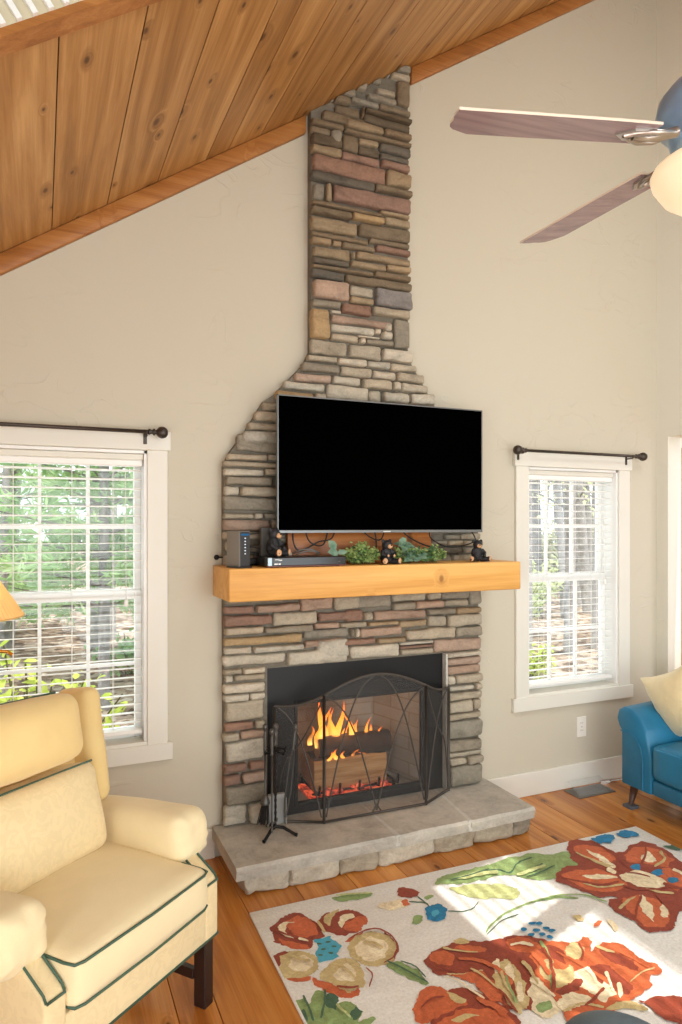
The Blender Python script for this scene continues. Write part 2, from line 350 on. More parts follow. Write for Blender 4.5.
RUG="""leaf 0.746,-1.079 0.783,-1.073 0.788,-1.127 0.822,-1.067 0.860,-1.076 0.844,-1.151 0.902,-1.148 0.931,-1.175 0.927,-1.217 0.879,-1.265 0.797,-1.319 0.726,-1.288 0.740,-1.189;leafD 0.838,-1.104 0.875,-1.090 0.886,-1.125 0.855,-1.185 0.839,-1.150;leafD 0.889,-1.200 0.928,-1.181 0.927,-1.217 0.896,-1.238;leafD 0.749,-1.139 0.768,-1.126 0.763,-1.180 0.742,-1.184;red 0.796,-0.671 0.845,-0.629 0.899,-0.598 0.948,-0.631 0.971,-0.684 0.983,-0.732 0.977,-0.791 0.920,-0.815 0.897,-0.844 0.858,-0.827 0.812,-0.797 0.784,-0.746;org 0.860,-0.657 0.918,-0.629 0.962,-0.659 0.975,-0.729 0.960,-0.774 0.906,-0.774 0.874,-0.736 0.858,-0.698;org 0.799,-0.733 0.834,-0.768 0.898,-0.835 0.880,-0.845 0.819,-0.810;cream 0.828,-0.664 0.862,-0.652 0.910,-0.668 0.867,-0.671 0.841,-0.712 0.868,-0.769 0.843,-0.747 0.826,-0.705;red 0.983,-0.700 1.032,-0.656 1.071,-0.669 1.119,-0.660 1.153,-0.698 1.178,-0.753 1.142,-0.802 1.095,-0.823 1.037,-0.817 0.994,-0.778 0.975,-0.750;org 1.135,-0.724 1.183,-0.744 1.147,-0.804 1.100,-0.825 1.062,-0.788 1.068,-0.748 1.112,-0.746;cream 1.047,-0.739 1.082,-0.700 1.128,-0.698 1.131,-0.733 1.086,-0.735 1.047,-0.781;gold 1.019,-0.673 1.072,-0.651 1.092,-0.648 1.050,-0.697 1.010,-0.754 1.005,-0.721;org 1.020,-0.856 1.089,-0.836 1.122,-0.830 1.053,-0.874;red 0.740,-0.866 0.755,-0.837 0.805,-0.818 0.825,-0.840 0.778,-0.865 0.750,-0.909;gold 0.751,-0.914 0.783,-0.849 0.836,-0.826 0.886,-0.858 0.897,-0.917 0.884,-0.964 0.839,-0.995 0.791,-0.982 0.757,-0.959;cream 0.781,-0.919 0.817,-0.864 0.868,-0.877 0.877,-0.926 0.833,-0.967;org 0.757,-0.959 0.800,-0.984 0.846,-0.990 0.833,-1.011 0.784,-1.000;red 1.186,-0.852 1.197,-0.902 1.197,-0.971 1.150,-1.024 1.096,-1.039 1.120,-1.015 1.172,-0.973;gold 1.047,-0.862 1.112,-0.840 1.171,-0.845 1.195,-0.907 1.188,-0.971 1.148,-1.018 1.099,-1.032 1.045,-1.026 1.016,-0.969 1.016,-0.905;cream 1.056,-0.894 1.122,-0.869 1.162,-0.912 1.153,-0.975 1.101,-1.006 1.050,-0.993 1.031,-0.949;org 0.848,-0.999 0.876,-1.035 0.907,-1.089 0.954,-1.125 0.983,-1.098 0.959,-1.142 0.913,-1.145 0.863,-1.093 0.839,-1.035;gold 0.893,-0.968 0.959,-0.944 1.008,-0.948 1.021,-1.007 1.006,-1.084 0.974,-1.118 0.925,-1.120 0.895,-1.068 0.866,-1.007;cream 0.912,-1.002 0.971,-0.967 0.997,-0.996 0.990,-1.061 0.955,-1.078 0.915,-1.044;blueL 0.931,-0.801 0.982,-0.807 1.010,-0.865 0.981,-0.918 0.936,-0.943 0.881,-0.928 0.912,-0.869;leafD 0.946,-0.837 0.939,-0.840 0.929,-0.836 0.926,-0.828 0.934,-0.824 0.943,-0.829;leafD 0.979,-0.841 0.972,-0.845 0.962,-0.841 0.959,-0.833 0.967,-0.829 0.977,-0.834;leafD 0.989,-0.874 0.981,-0.878 0.972,-0.873 0.969,-0.866 0.976,-0.862 0.986,-0.867;leafD 0.948,-0.875 0.941,-0.879 0.931,-0.874 0.928,-0.867 0.935,-0.863 0.945,-0.868;leafD 0.963,-0.906 0.956,-0.910 0.947,-0.905 0.944,-0.898 0.951,-0.895 0.961,-0.899;leafD 0.925,-0.902 0.918,-0.906 0.909,-0.901 0.906,-0.894 0.913,-0.891 0.923,-0.895;leaf 1.108,-1.027 1.149,-1.027 1.187,-1.105 1.193,-1.174 1.186,-1.195 1.157,-1.158 1.115,-1.090;leaf 1.090,-0.577 1.172,-0.572 1.283,-0.608 1.216,-0.620 1.138,-0.617;red 1.371,-0.613 1.416,-0.608 1.452,-0.644 1.443,-0.690 1.394,-0.698 1.363,-0.665;cream 1.234,-0.687 1.306,-0.683 1.366,-0.698 1.361,-0.743 1.306,-0.758 1.244,-0.726;org 1.344,-0.700 1.383,-0.705 1.365,-0.745 1.334,-0.743;leafD 1.375,-0.726 1.419,-0.749 1.435,-0.768 1.440,-0.761 1.424,-0.742 1.380,-0.718;leafD 1.424,-0.703 1.429,-0.741 1.431,-0.784 1.437,-0.780 1.435,-0.736 1.430,-0.698;leaf 1.311,-0.855 1.352,-0.818 1.376,-0.834 1.343,-0.869 1.312,-0.876;leaf 1.443,-0.720 1.483,-0.712 1.494,-0.722 1.451,-0.742;leaf 0.868,-1.267 0.909,-1.244 0.953,-1.256 0.956,-1.271 0.909,-1.285;leaf 1.540,-0.636 1.633,-0.601 1.747,-0.595 1.833,-0.599 1.944,-0.588 2.107,-0.586 2.172,-0.639 2.264,-0.629 2.244,-0.743 2.150,-0.817 2.021,-0.815 1.940,-0.790 1.903,-0.709 1.809,-0.700 1.688,-0.701 1.587,-0.673;leafD 1.729,-0.640 1.867,-0.656 1.891,-0.711 1.987,-0.638 2.073,-0.629 2.081,-0.616 1.991,-0.626 1.897,-0.699 1.876,-0.644 1.736,-0.628;leafD 2.006,-0.709 2.097,-0.679 2.044,-0.726 1.995,-0.738;leafY 1.575,-0.693 1.682,-0.709 1.798,-0.749 1.854,-0.835 1.790,-0.886 1.725,-0.848 1.645,-0.813 1.598,-0.763;blue 1.389,-0.813 1.446,-0.773 1.487,-0.787 1.488,-0.838 1.444,-0.889 1.396,-0.891 1.375,-0.859;blueL 1.415,-0.824 1.452,-0.817 1.449,-0.848 1.412,-0.863;leafD 1.482,-0.848 1.527,-0.871 1.580,-0.876 1.634,-0.839 1.634,-0.834 1.582,-0.870 1.530,-0.865 1.485,-0.842;leafD 1.531,-1.039 1.635,-0.985 1.726,-0.977 1.729,-0.970 1.637,-0.979 1.532,-1.033;leaf 1.537,-1.026 1.606,-0.982 1.683,-0.953 1.763,-0.937 1.851,-0.930 1.960,-0.945 2.020,-0.985 2.031,-0.974 1.970,-0.934 1.858,-0.918 1.768,-0.926 1.686,-0.942 1.607,-0.973 1.536,-1.018;red 1.230,-1.091 1.280,-1.048 1.360,-1.031 1.454,-1.042 1.506,-1.072 1.579,-1.073 1.652,-1.089 1.709,-1.153 1.734,-1.248 1.623,-1.415 1.520,-1.442 1.444,-1.443 1.424,-1.423 1.370,-1.399 1.341,-1.340 1.318,-1.281 1.337,-1.213 1.307,-1.173 1.242,-1.158;org 1.280,-1.048 1.345,-1.055 1.357,-1.111 1.302,-1.137 1.253,-1.108;org 1.368,-1.050 1.462,-1.076 1.484,-1.116 1.457,-1.126 1.384,-1.087;gold 1.399,-1.017 1.433,-1.012 1.450,-1.048 1.415,-1.055 1.391,-1.037;gold 1.265,-1.157 1.332,-1.192 1.403,-1.201 1.359,-1.222 1.295,-1.192;org 1.267,-1.162 1.330,-1.196 1.396,-1.212 1.396,-1.303 1.355,-1.370 1.327,-1.334 1.324,-1.233 1.290,-1.185;org 1.570,-1.085 1.643,-1.101 1.683,-1.158 1.642,-1.207 1.596,-1.187 1.562,-1.150;red 1.229,-1.236 1.300,-1.254 1.327,-1.322 1.356,-1.393 1.357,-1.461 1.320,-1.507 1.198,-1.454 1.063,-1.395 1.104,-1.339;org 1.080,-1.272 1.139,-1.215 1.189,-1.199 1.225,-1.228 1.236,-1.282 1.258,-1.315 1.213,-1.330 1.154,-1.327 1.093,-1.345 1.067,-1.332;org 1.124,-1.348 1.210,-1.335 1.293,-1.356 1.329,-1.404 1.344,-1.444 1.312,-1.473 1.110,-1.384;gold 1.158,-1.362 1.205,-1.355 1.262,-1.375 1.223,-1.380 1.173,-1.379;gold 1.223,-1.239 1.242,-1.272 1.261,-1.305 1.229,-1.312 1.218,-1.274;gold 1.418,-1.221 1.494,-1.186 1.525,-1.185 1.507,-1.247 1.490,-1.306 1.442,-1.384 1.377,-1.436 1.376,-1.379 1.382,-1.322;cream 1.474,-1.219 1.509,-1.206 1.484,-1.264 1.439,-1.309 1.451,-1.262;cream 1.465,-1.295 1.475,-1.312 1.431,-1.379 1.407,-1.381;red 1.462,-1.267 1.454,-1.303 1.410,-1.370 1.410,-1.346;cream 1.448,-1.180 1.479,-1.165 1.471,-1.203 1.429,-1.240 1.422,-1.223;cream 1.527,-1.296 1.565,-1.299 1.545,-1.381 1.513,-1.462 1.430,-1.482 1.424,-1.423 1.471,-1.348;leaf 1.452,-1.412 1.508,-1.413 1.485,-1.450 1.437,-1.452;red 2.302,-0.604 2.389,-0.553 2.437,-0.600 2.472,-0.665 2.463,-0.770 2.656,-0.695 2.706,-0.756 2.700,-0.850 2.659,-0.969 2.572,-1.118 2.418,-1.200 2.306,-1.220 2.242,-1.275 2.147,-1.296 2.093,-1.272 2.112,-1.202 2.088,-1.125 2.106,-1.054 2.190,-1.037 2.099,-1.006 2.065,-0.915 2.028,-0.820 2.153,-0.748 2.220,-0.766 2.242,-0.685;org 2.306,-0.630 2.392,-0.618 2.446,-0.691 2.437,-0.782 2.371,-0.821 2.312,-0.773;org 2.081,-0.802 2.178,-0.792 2.296,-0.843 2.308,-0.922 2.286,-0.993 2.193,-1.010 2.121,-0.959 2.090,-0.887;org 2.499,-0.763 2.619,-0.742 2.689,-0.822 2.647,-0.920 2.558,-0.936 2.491,-0.874 2.442,-0.830;org 2.171,-1.056 2.256,-1.056 2.318,-1.102 2.290,-1.213 2.182,-1.265 2.116,-1.251 2.141,-1.131;org 2.567,-0.929 2.606,-0.990 2.546,-1.107 2.429,-1.094 2.468,-0.992;cream 2.359,-0.653 2.389,-0.750 2.366,-0.852 2.333,-0.859 2.345,-0.753;cream 2.154,-0.845 2.267,-0.873 2.317,-0.926 2.202,-0.900;cream 2.532,-0.824 2.622,-0.792 2.573,-0.887 2.528,-0.890;cream 2.258,-1.066 2.298,-1.075 2.225,-1.185 2.159,-1.239 2.197,-1.156;cream 2.267,-1.169 2.324,-1.141 2.256,-1.232 2.224,-1.218;cream 2.327,-0.910 2.424,-0.899 2.466,-0.970 2.472,-1.035 2.410,-1.066 2.330,-1.022 2.298,-0.968;blue 2.470,-0.898 2.453,-0.908 2.433,-0.910 2.418,-0.904 2.414,-0.891 2.423,-0.877 2.440,-0.867 2.461,-0.864 2.475,-0.871 2.479,-0.884;blue 2.519,-0.969 2.501,-0.978 2.481,-0.980 2.467,-0.974 2.463,-0.962 2.472,-0.948 2.490,-0.938 2.510,-0.936 2.524,-0.942 2.528,-0.955;blue 2.525,-1.048 2.508,-1.057 2.488,-1.058 2.474,-1.052 2.471,-1.040 2.479,-1.028 2.496,-1.018 2.516,-1.017 2.530,-1.023 2.534,-1.035;blue 2.451,-0.593 2.561,-0.575 2.593,-0.616 2.529,-0.665 2.461,-0.648;blue 2.621,-0.588 2.705,-0.593 2.723,-0.660 2.650,-0.659 2.603,-0.620;leafD 2.717,-0.798 2.795,-0.782 2.854,-0.833 2.786,-0.864 2.732,-0.836;org 1.607,-1.191 1.686,-1.169 1.749,-1.167 1.791,-1.215 1.868,-1.189 1.850,-1.241 1.805,-1.278 1.918,-1.248 1.952,-1.300 1.943,-1.379 1.973,-1.419 1.955,-1.463 1.894,-1.462 1.849,-1.503 1.774,-1.517 1.697,-1.517 1.539,-1.584 1.477,-1.557 1.522,-1.406 1.549,-1.286;red 1.646,-1.180 1.711,-1.187 1.724,-1.242 1.673,-1.288 1.656,-1.240;gold 1.761,-1.201 1.815,-1.211 1.799,-1.261 1.709,-1.304 1.724,-1.242;red 1.844,-1.281 1.900,-1.319 1.902,-1.388 1.871,-1.427 1.857,-1.382 1.835,-1.332;red 1.674,-1.353 1.743,-1.332 1.802,-1.344 1.806,-1.411 1.808,-1.485 1.741,-1.502 1.723,-1.424;cream 1.653,-1.344 1.739,-1.336 1.710,-1.418 1.761,-1.416 1.722,-1.483 1.658,-1.500 1.659,-1.420 1.627,-1.394;cream 1.508,-1.423 1.583,-1.410 1.642,-1.448 1.584,-1.490 1.505,-1.477;gold 1.588,-1.251 1.648,-1.237 1.633,-1.322 1.695,-1.297 1.674,-1.353 1.564,-1.390 1.554,-1.325;red 1.543,-1.393 1.644,-1.365 1.678,-1.380 1.624,-1.417 1.569,-1.416;cream 1.764,-1.442 1.786,-1.439 1.742,-1.492 1.713,-1.501;gold 1.622,-1.517 1.726,-1.507 1.762,-1.546 1.764,-1.579 1.707,-1.544;red 1.766,-1.525 1.862,-1.544 1.908,-1.576 1.932,-1.620 1.822,-1.708 1.770,-1.624 1.772,-1.572;leaf 1.676,-1.156 1.663,-1.206 1.620,-1.279 1.539,-1.379 1.549,-1.383 1.631,-1.282 1.678,-1.204 1.692,-1.150;blue 1.731,-1.098 1.722,-1.103 1.711,-1.102 1.704,-1.095 1.705,-1.087 1.714,-1.082 1.726,-1.084 1.733,-1.090;blue 1.772,-1.101 1.763,-1.105 1.751,-1.104 1.744,-1.097 1.746,-1.089 1.755,-1.084 1.767,-1.086 1.774,-1.092;blue 1.749,-1.152 1.740,-1.156 1.729,-1.155 1.722,-1.148 1.723,-1.141 1.732,-1.136 1.744,-1.137 1.750,-1.144;blue 1.693,-1.113 1.684,-1.117 1.673,-1.116 1.666,-1.109 1.667,-1.101 1.676,-1.096 1.688,-1.098 1.695,-1.105;blue 1.732,-1.129 1.723,-1.134 1.711,-1.132 1.704,-1.126 1.706,-1.118 1.715,-1.113 1.726,-1.115 1.733,-1.121;blue 1.690,-1.072 1.681,-1.077 1.669,-1.076 1.662,-1.069 1.663,-1.061 1.672,-1.056 1.684,-1.057 1.691,-1.064;blue 1.782,-1.120 1.772,-1.125 1.761,-1.124 1.754,-1.117 1.755,-1.109 1.765,-1.104 1.776,-1.106 1.783,-1.112;blue 1.745,-1.057 1.735,-1.062 1.724,-1.060 1.716,-1.054 1.718,-1.045 1.727,-1.040 1.739,-1.042 1.746,-1.048;blue 1.768,-1.067 1.759,-1.072 1.747,-1.071 1.740,-1.064 1.741,-1.056 1.751,-1.051 1.763,-1.052 1.770,-1.059;org 1.926,-1.168 1.976,-1.134 1.995,-1.142 1.954,-1.173;cream 2.013,-1.142 2.031,-1.158 2.010,-1.212 1.982,-1.223;leaf 1.817,-0.933 1.909,-0.932 1.982,-0.941 2.066,-0.978 2.105,-1.054 2.114,-1.047 2.074,-0.971 1.988,-0.933 1.915,-0.923 1.822,-0.925;gold 1.904,-1.078 1.947,-1.080 1.936,-1.116 1.905,-1.108;red 2.442,-0.607 2.439,-0.696 2.428,-0.789 2.335,-0.895 2.349,-0.896 2.444,-0.784 2.453,-0.687 2.452,-0.601;gold 2.290,-0.675 2.302,-0.767 2.326,-0.849 2.351,-0.831 2.318,-0.755 2.297,-0.670;red 2.063,-0.822 2.125,-0.889 2.184,-0.957 2.272,-0.959 2.286,-0.941 2.196,-0.945 2.134,-0.881 2.067,-0.818;gold 2.122,-0.905 2.163,-0.966 2.268,-0.987 2.283,-0.970 2.174,-0.955 2.128,-0.900;red 2.452,-0.773 2.408,-0.845 2.398,-0.895 2.412,-0.888 2.426,-0.838 2.474,-0.768;gold 2.651,-0.828 2.625,-0.883 2.526,-0.913 2.518,-0.928 2.629,-0.894 2.681,-0.819;red 2.655,-0.746 2.575,-0.817 2.482,-0.876 2.484,-0.887 2.580,-0.824 2.660,-0.748;gold 2.112,-1.119 2.173,-1.092 2.240,-1.074 2.245,-1.064 2.179,-1.078 2.116,-1.102;red 2.112,-1.194 2.188,-1.137 2.277,-1.079 2.272,-1.068 2.183,-1.130 2.108,-1.191;red 2.280,-1.223 2.317,-1.151 2.356,-1.074 2.337,-1.080 2.304,-1.155 2.273,-1.225;cream 2.563,-0.976 2.571,-1.026 2.538,-1.088 2.551,-1.084 2.593,-1.017 2.593,-0.958;gold 2.327,-1.047 2.356,-1.090 2.408,-1.123 2.423,-1.111 2.370,-1.079 2.340,-1.038;red 2.429,-1.047 2.453,-1.095 2.508,-1.136 2.521,-1.127 2.470,-1.083 2.450,-1.033;cream 2.341,-0.926 2.384,-0.972 2.443,-0.991 2.464,-0.972 2.403,-0.956 2.357,-0.913;red 2.258,-0.987 2.290,-1.036 2.359,-1.066 2.430,-1.072 2.439,-1.063 2.368,-1.057 2.300,-1.027 2.269,-0.979;cream 2.297,-0.862 2.303,-0.903 2.330,-0.886 2.332,-0.840;red 2.360,-0.909 2.397,-0.935 2.425,-0.982 2.433,-0.976 2.406,-0.929 2.368,-0.902;org 1.691,-1.232 1.711,-1.298 1.727,-1.385 1.732,-1.439 1.756,-1.427 1.746,-1.375 1.724,-1.290 1.698,-1.227;cream 1.714,-1.343 1.713,-1.377 1.697,-1.416 1.709,-1.414 1.732,-1.372 1.741,-1.333;red 1.662,-1.191 1.632,-1.260 1.597,-1.321 1.533,-1.388 1.546,-1.395 1.611,-1.324 1.646,-1.259 1.675,-1.189;gold 1.842,-1.268 1.859,-1.295 1.881,-1.316 1.890,-1.309 1.872,-1.286 1.859,-1.257;org 1.895,-1.322 1.913,-1.374 1.926,-1.448 1.947,-1.437 1.929,-1.365 1.905,-1.316;gold 1.809,-1.458 1.883,-1.436 1.943,-1.438 1.949,-1.430 1.886,-1.430 1.810,-1.453;red 1.801,-1.222 1.778,-1.267 1.736,-1.300 1.743,-1.307 1.787,-1.269 1.810,-1.220;cream 1.500,-1.315 1.514,-1.366 1.522,-1.413 1.535,-1.406 1.534,-1.355 1.526,-1.300;gold 1.503,-1.482 1.588,-1.476 1.630,-1.517 1.642,-1.508 1.597,-1.466 1.508,-1.472;red 1.590,-1.487 1.654,-1.470 1.707,-1.447 1.706,-1.435 1.655,-1.459 1.592,-1.477;cream 1.765,-1.385 1.746,-1.424 1.713,-1.468 1.721,-1.470 1.758,-1.425 1.781,-1.383;gold 1.327,-1.050 1.359,-1.077 1.394,-1.100 1.430,-1.120 1.434,-1.116 1.399,-1.093 1.366,-1.069 1.336,-1.039;org 1.346,-1.128 1.404,-1.156 1.437,-1.227 1.427,-1.314 1.451,-1.305 1.458,-1.215 1.417,-1.142 1.354,-1.117;gold 1.354,-1.186 1.374,-1.240 1.379,-1.311 1.385,-1.308 1.382,-1.235 1.364,-1.178;cream 1.248,-1.176 1.285,-1.219 1.293,-1.274 1.309,-1.331 1.318,-1.325 1.301,-1.270 1.290,-1.215 1.251,-1.173;red 1.237,-1.135 1.281,-1.153 1.301,-1.181 1.306,-1.176 1.287,-1.145 1.243,-1.125;org 1.284,-1.326 1.311,-1.373 1.318,-1.422 1.342,-1.409 1.332,-1.359 1.301,-1.311;red 1.104,-1.285 1.153,-1.262 1.199,-1.271 1.203,-1.262 1.154,-1.254 1.103,-1.280;gold 1.442,-1.234 1.413,-1.300 1.400,-1.368 1.407,-1.366 1.422,-1.299 1.453,-1.234;leaf 1.442,-1.261 1.413,-1.325 1.392,-1.388 1.401,-1.387 1.422,-1.324 1.452,-1.261;red 1.378,-1.311 1.378,-1.360 1.364,-1.423 1.375,-1.421 1.387,-1.356 1.386,-1.307;gold 1.537,-1.227 1.537,-1.278 1.514,-1.344 1.522,-1.343 1.550,-1.275 1.555,-1.219;cream 1.564,-1.136 1.610,-1.142 1.636,-1.173 1.651,-1.159 1.621,-1.129 1.571,-1.124;org 1.603,-1.197 1.595,-1.253 1.572,-1.325 1.600,-1.318 1.618,-1.245 1.619,-1.190;leafY 1.652,-0.668 1.760,-0.669 1.837,-0.697 1.861,-0.663 1.777,-0.639 1.664,-0.644;leafD 1.608,-0.660 1.719,-0.655 1.825,-0.646 1.829,-0.637 1.723,-0.647 1.612,-0.652;leafY 1.902,-0.747 1.986,-0.737 2.072,-0.728 2.084,-0.707 1.999,-0.714 1.917,-0.720;leafD 1.932,-0.770 2.015,-0.763 2.114,-0.739 2.119,-0.730 2.019,-0.754 1.936,-0.762;leafD 1.152,-1.054 1.185,-1.093 1.190,-1.164 1.195,-1.161 1.191,-1.089 1.157,-1.048;red 0.808,-0.703 0.839,-0.750 0.886,-0.796 0.890,-0.788 0.844,-0.741 0.814,-0.693;red 1.047,-0.866 1.111,-0.843 1.170,-0.846 1.194,-0.906 1.188,-0.972 1.147,-1.018 1.098,-1.033 1.097,-1.040 1.148,-1.024 1.193,-0.973 1.201,-0.901 1.175,-0.838 1.113,-0.834 1.048,-0.857;red 1.026,-1.038 1.033,-1.080 0.994,-1.126 0.997,-1.130 1.038,-1.081 1.032,-1.034;gold 0.974,-0.712 0.975,-0.754 0.970,-0.793 0.983,-0.789 0.986,-0.749 0.984,-0.707;cream 0.869,-0.793 0.899,-0.822 0.904,-0.813 0.878,-0.778;leafD 0.776,-1.081 0.775,-1.152 0.765,-1.202 0.772,-1.203 0.782,-1.151 0.785,-1.078;leafD 0.853,-1.081 0.828,-1.144 0.791,-1.197 0.796,-1.203 0.834,-1.148 0.860,-1.084;leafY 0.860,-1.164 0.867,-1.195 0.880,-1.235 0.888,-1.230 0.876,-1.190 0.870,-1.158;leafD 1.109,-1.033 1.143,-1.099 1.182,-1.189 1.188,-1.185 1.149,-1.093 1.116,-1.026;gold 0.802,-0.867 0.828,-0.904 0.863,-0.930 0.869,-0.919 0.836,-0.891 0.812,-0.852;gold 0.947,-0.990 0.962,-1.030 0.970,-1.073 0.979,-1.068 0.972,-1.022 0.957,-0.980;gold 1.080,-0.905 1.110,-0.926 1.129,-0.970 1.138,-0.962 1.120,-0.914 1.089,-0.890;red 0.895,-1.090 0.937,-1.116 0.966,-1.120 0.969,-1.110 0.942,-1.106 0.901,-1.080;leafY 1.116,-0.579 1.200,-0.600 1.260,-0.615 1.263,-0.607 1.204,-0.589 1.121,-0.566"""
# ------------------------------------------------------------------ palette
m_wall = plaster('warm_plaster', (200, 193, 175))
m_wall2 = plaster('lightened_plaster', (224, 222, 209))  # right wall colour lightened to stand in for light it lacks
m_trim = simple('trim_paint', (224, 221, 210), .45, var=.02, vs=3)
m_white = simple('white_vinyl', (240, 240, 238), .35)
m_blind = simple('blind_white', (243, 242, 238), .4)
m_ceilwood = wood('cedar_ceiling', (150, 106, 58), (180, 132, 78), (206, 162, 108), 'Y', .42, (6.5, 2.8), (84, 50, 26), True, 14, .06, .25, 1.0)
m_beam = wood('fir_trim', (146, 92, 46), (170, 112, 58), (188, 132, 76), 'X', .45, (.9, 6), (100, 54, 24), False, 22, .05, .3, 0.0)
m_floor = wood('pine_floor', (172, 104, 44), (206, 136, 64), (226, 162, 88), 'Y', .24, (5.2, 2.2), (82, 40, 16), True, 15, .03, .5, 1.0)
m_mantel = wood('pine_mantel', (208, 148, 74), (226, 170, 94), (238, 188, 114), 'X', .45, (4.0, 5.5), (128, 76, 34), False, 13, .05, .3, .8, .5, 'XZ')
m_board = wood('brown_board', (146, 84, 40), (176, 108, 54), (198, 130, 70), 'X', .35, (3, 6), (80, 40, 18), False, 18, .05, .4, .6)
m_dark = simple('dark_walnut', (38, 24, 22), .35, var=.2, vs=20)
m_stone = stone_mat('ledge_stone')
m_mortar = stone_mat('mortar', False, (124, 118, 106), .7)
m_joint = stone_mat('pale_mortar', False, (196, 194, 186), .5)
m_flag = stone_mat('flagstone', False, (184, 179, 169), .75, .6)
m_hbase = stone_mat('hearth_base_stone', True)
m_iron = simple('black_iron', (34, 32, 31), .5, .6, bump=.15, bs=90)
m_black = simple('black_metal', (26, 26, 27), .42, .4)
m_bronze = simple('dark_bronze', (74, 66, 60), .4, .7)
m_steel = simple('worn_steel', (120, 120, 118), .4, .9)
m_fbrick = stone_mat('firebrick', False, (196, 178, 156), .6)

def CE(x): return 2.772 + .6635 * x
NX, NZ = -.6635 / math.hypot(1, .6635), 1 / math.hypot(1, .6635)
XL, XR, YB = -1.4, 3.57, -4.9

# ------------------------------------------------------------------ room shell
WINS = [(-.248, .436), (2.553, 3.237)]
WZ0, WZ1 = .575, 1.882
def wall_back():
    mb = MB()
    xs = [XL - .14, WINS[0][0], WINS[0][1], 1.10, 1.87, WINS[1][0], WINS[1][1], XR + .12]
    holes = {1: [(WZ0, WZ1)], 5: [(WZ0, WZ1)], 3: [(.14, .73)]}
    for i in range(len(xs) - 1):
        a, b = xs[i], xs[i + 1]
        z = -.5
        for (h0, h1) in holes.get(i, []):
            mb.prism([(a, z), (b, z), (b, h0), (a, h0)], 0, .14)
            z = h1
        mb.prism([(a, z), (b, z), (b, CE(b) + .1), (a, CE(a) + .1)], 0, .14)
    return mb
o = wall_back().build('wall_back', m_wall)
bm_ = bmesh.new(); bm_.from_mesh(o.data); bmesh.ops.remove_doubles(bm_, verts=bm_.verts, dist=1e-4); bm_.to_mesh(o.data); bm_.free()
tag(o, 'cream plastered gable wall behind the stone fireplace', 'wall', kind='structure')

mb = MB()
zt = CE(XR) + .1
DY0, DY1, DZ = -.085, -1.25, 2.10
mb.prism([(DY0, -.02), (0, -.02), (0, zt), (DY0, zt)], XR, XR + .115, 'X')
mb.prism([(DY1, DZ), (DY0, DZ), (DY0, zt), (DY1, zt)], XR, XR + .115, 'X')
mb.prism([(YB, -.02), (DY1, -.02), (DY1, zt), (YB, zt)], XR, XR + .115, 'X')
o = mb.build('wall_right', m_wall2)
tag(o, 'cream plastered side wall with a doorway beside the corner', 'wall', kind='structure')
mb = MB()
for (ya, yb, za, zb) in ((YB, -4.8, -.02, 2.0), (-2.9, 0, -.02, 2.0), (-4.8, -2.9, -.02, .35), (-4.8, -2.9, 1.72, 2.0)):
    mb.prism([(ya, za), (yb, za), (yb, zb), (ya, zb)], XL - .12, XL, 'X')
tag(mb.build('wall_left', m_wall), 'low cream side wall with a long opening added for fill light left of the armchair', 'wall', kind='structure')  # long opening is an addition, put in to light the right wall
# wall behind the viewer with a wide opening added to let in fill light
mb = MB()
mb.prism([(XL, -.02), (-1.0, -.02), (-1.0, CE(-1.0)), (XL, CE(XL))], YB - .12, YB)
mb.prism([(3.2, -.02), (XR, -.02), (XR, CE(XR)), (3.2, CE(3.2))], YB - .12, YB)
mb.prism([(-1.0, 2.05), (.6, 2.05), (.6, CE(.6)), (-1.0, CE(-1.0))], YB - .12, YB)
mb.prism([(.6, 2.9), (3.2, 2.9), (3.2, CE(3.2)), (.6, CE(.6))], YB - .12, YB)
tag(mb.build('wall_front', m_wall), 'cream wall with wide opening added for fill light, facing the fireplace', 'wall', kind='structure')

# floor: wide pine planks running away from the viewer
mb = MB()
x = XL - .02
seams = []
rr = random.Random(3)
while x < 5.2:
    w = .125 if rr.random() < .25 else .24
    seams.append((x, x + w)); x += w
for (a, b) in seams:
    y = YB + rr.uniform(-1.5, 0)
    while y < .0:
        L = rr.uniform(1.6, 3.4)
        y1 = min(y + L, 0.0)
        c = (rr.random(), rr.random(), rr.random())
        mb.box(a + .0012, b - .0012, max(y, YB - .1) + .0008, y1 - .0008, -.02, 0, .0015, 1, col=c)
        y = y1
mb.box(XL - .02, 5.2, YB - .1, 0.0, -.05, -.012, mi=1, col=(.2, .2, .2))
m_gap = simple('seam_dark', (60, 30, 14), .8)
tag(mb.build('floor', [m_floor, m_gap]), 'glossy honey orange knotty pine plank floor', 'floor', kind='structure')

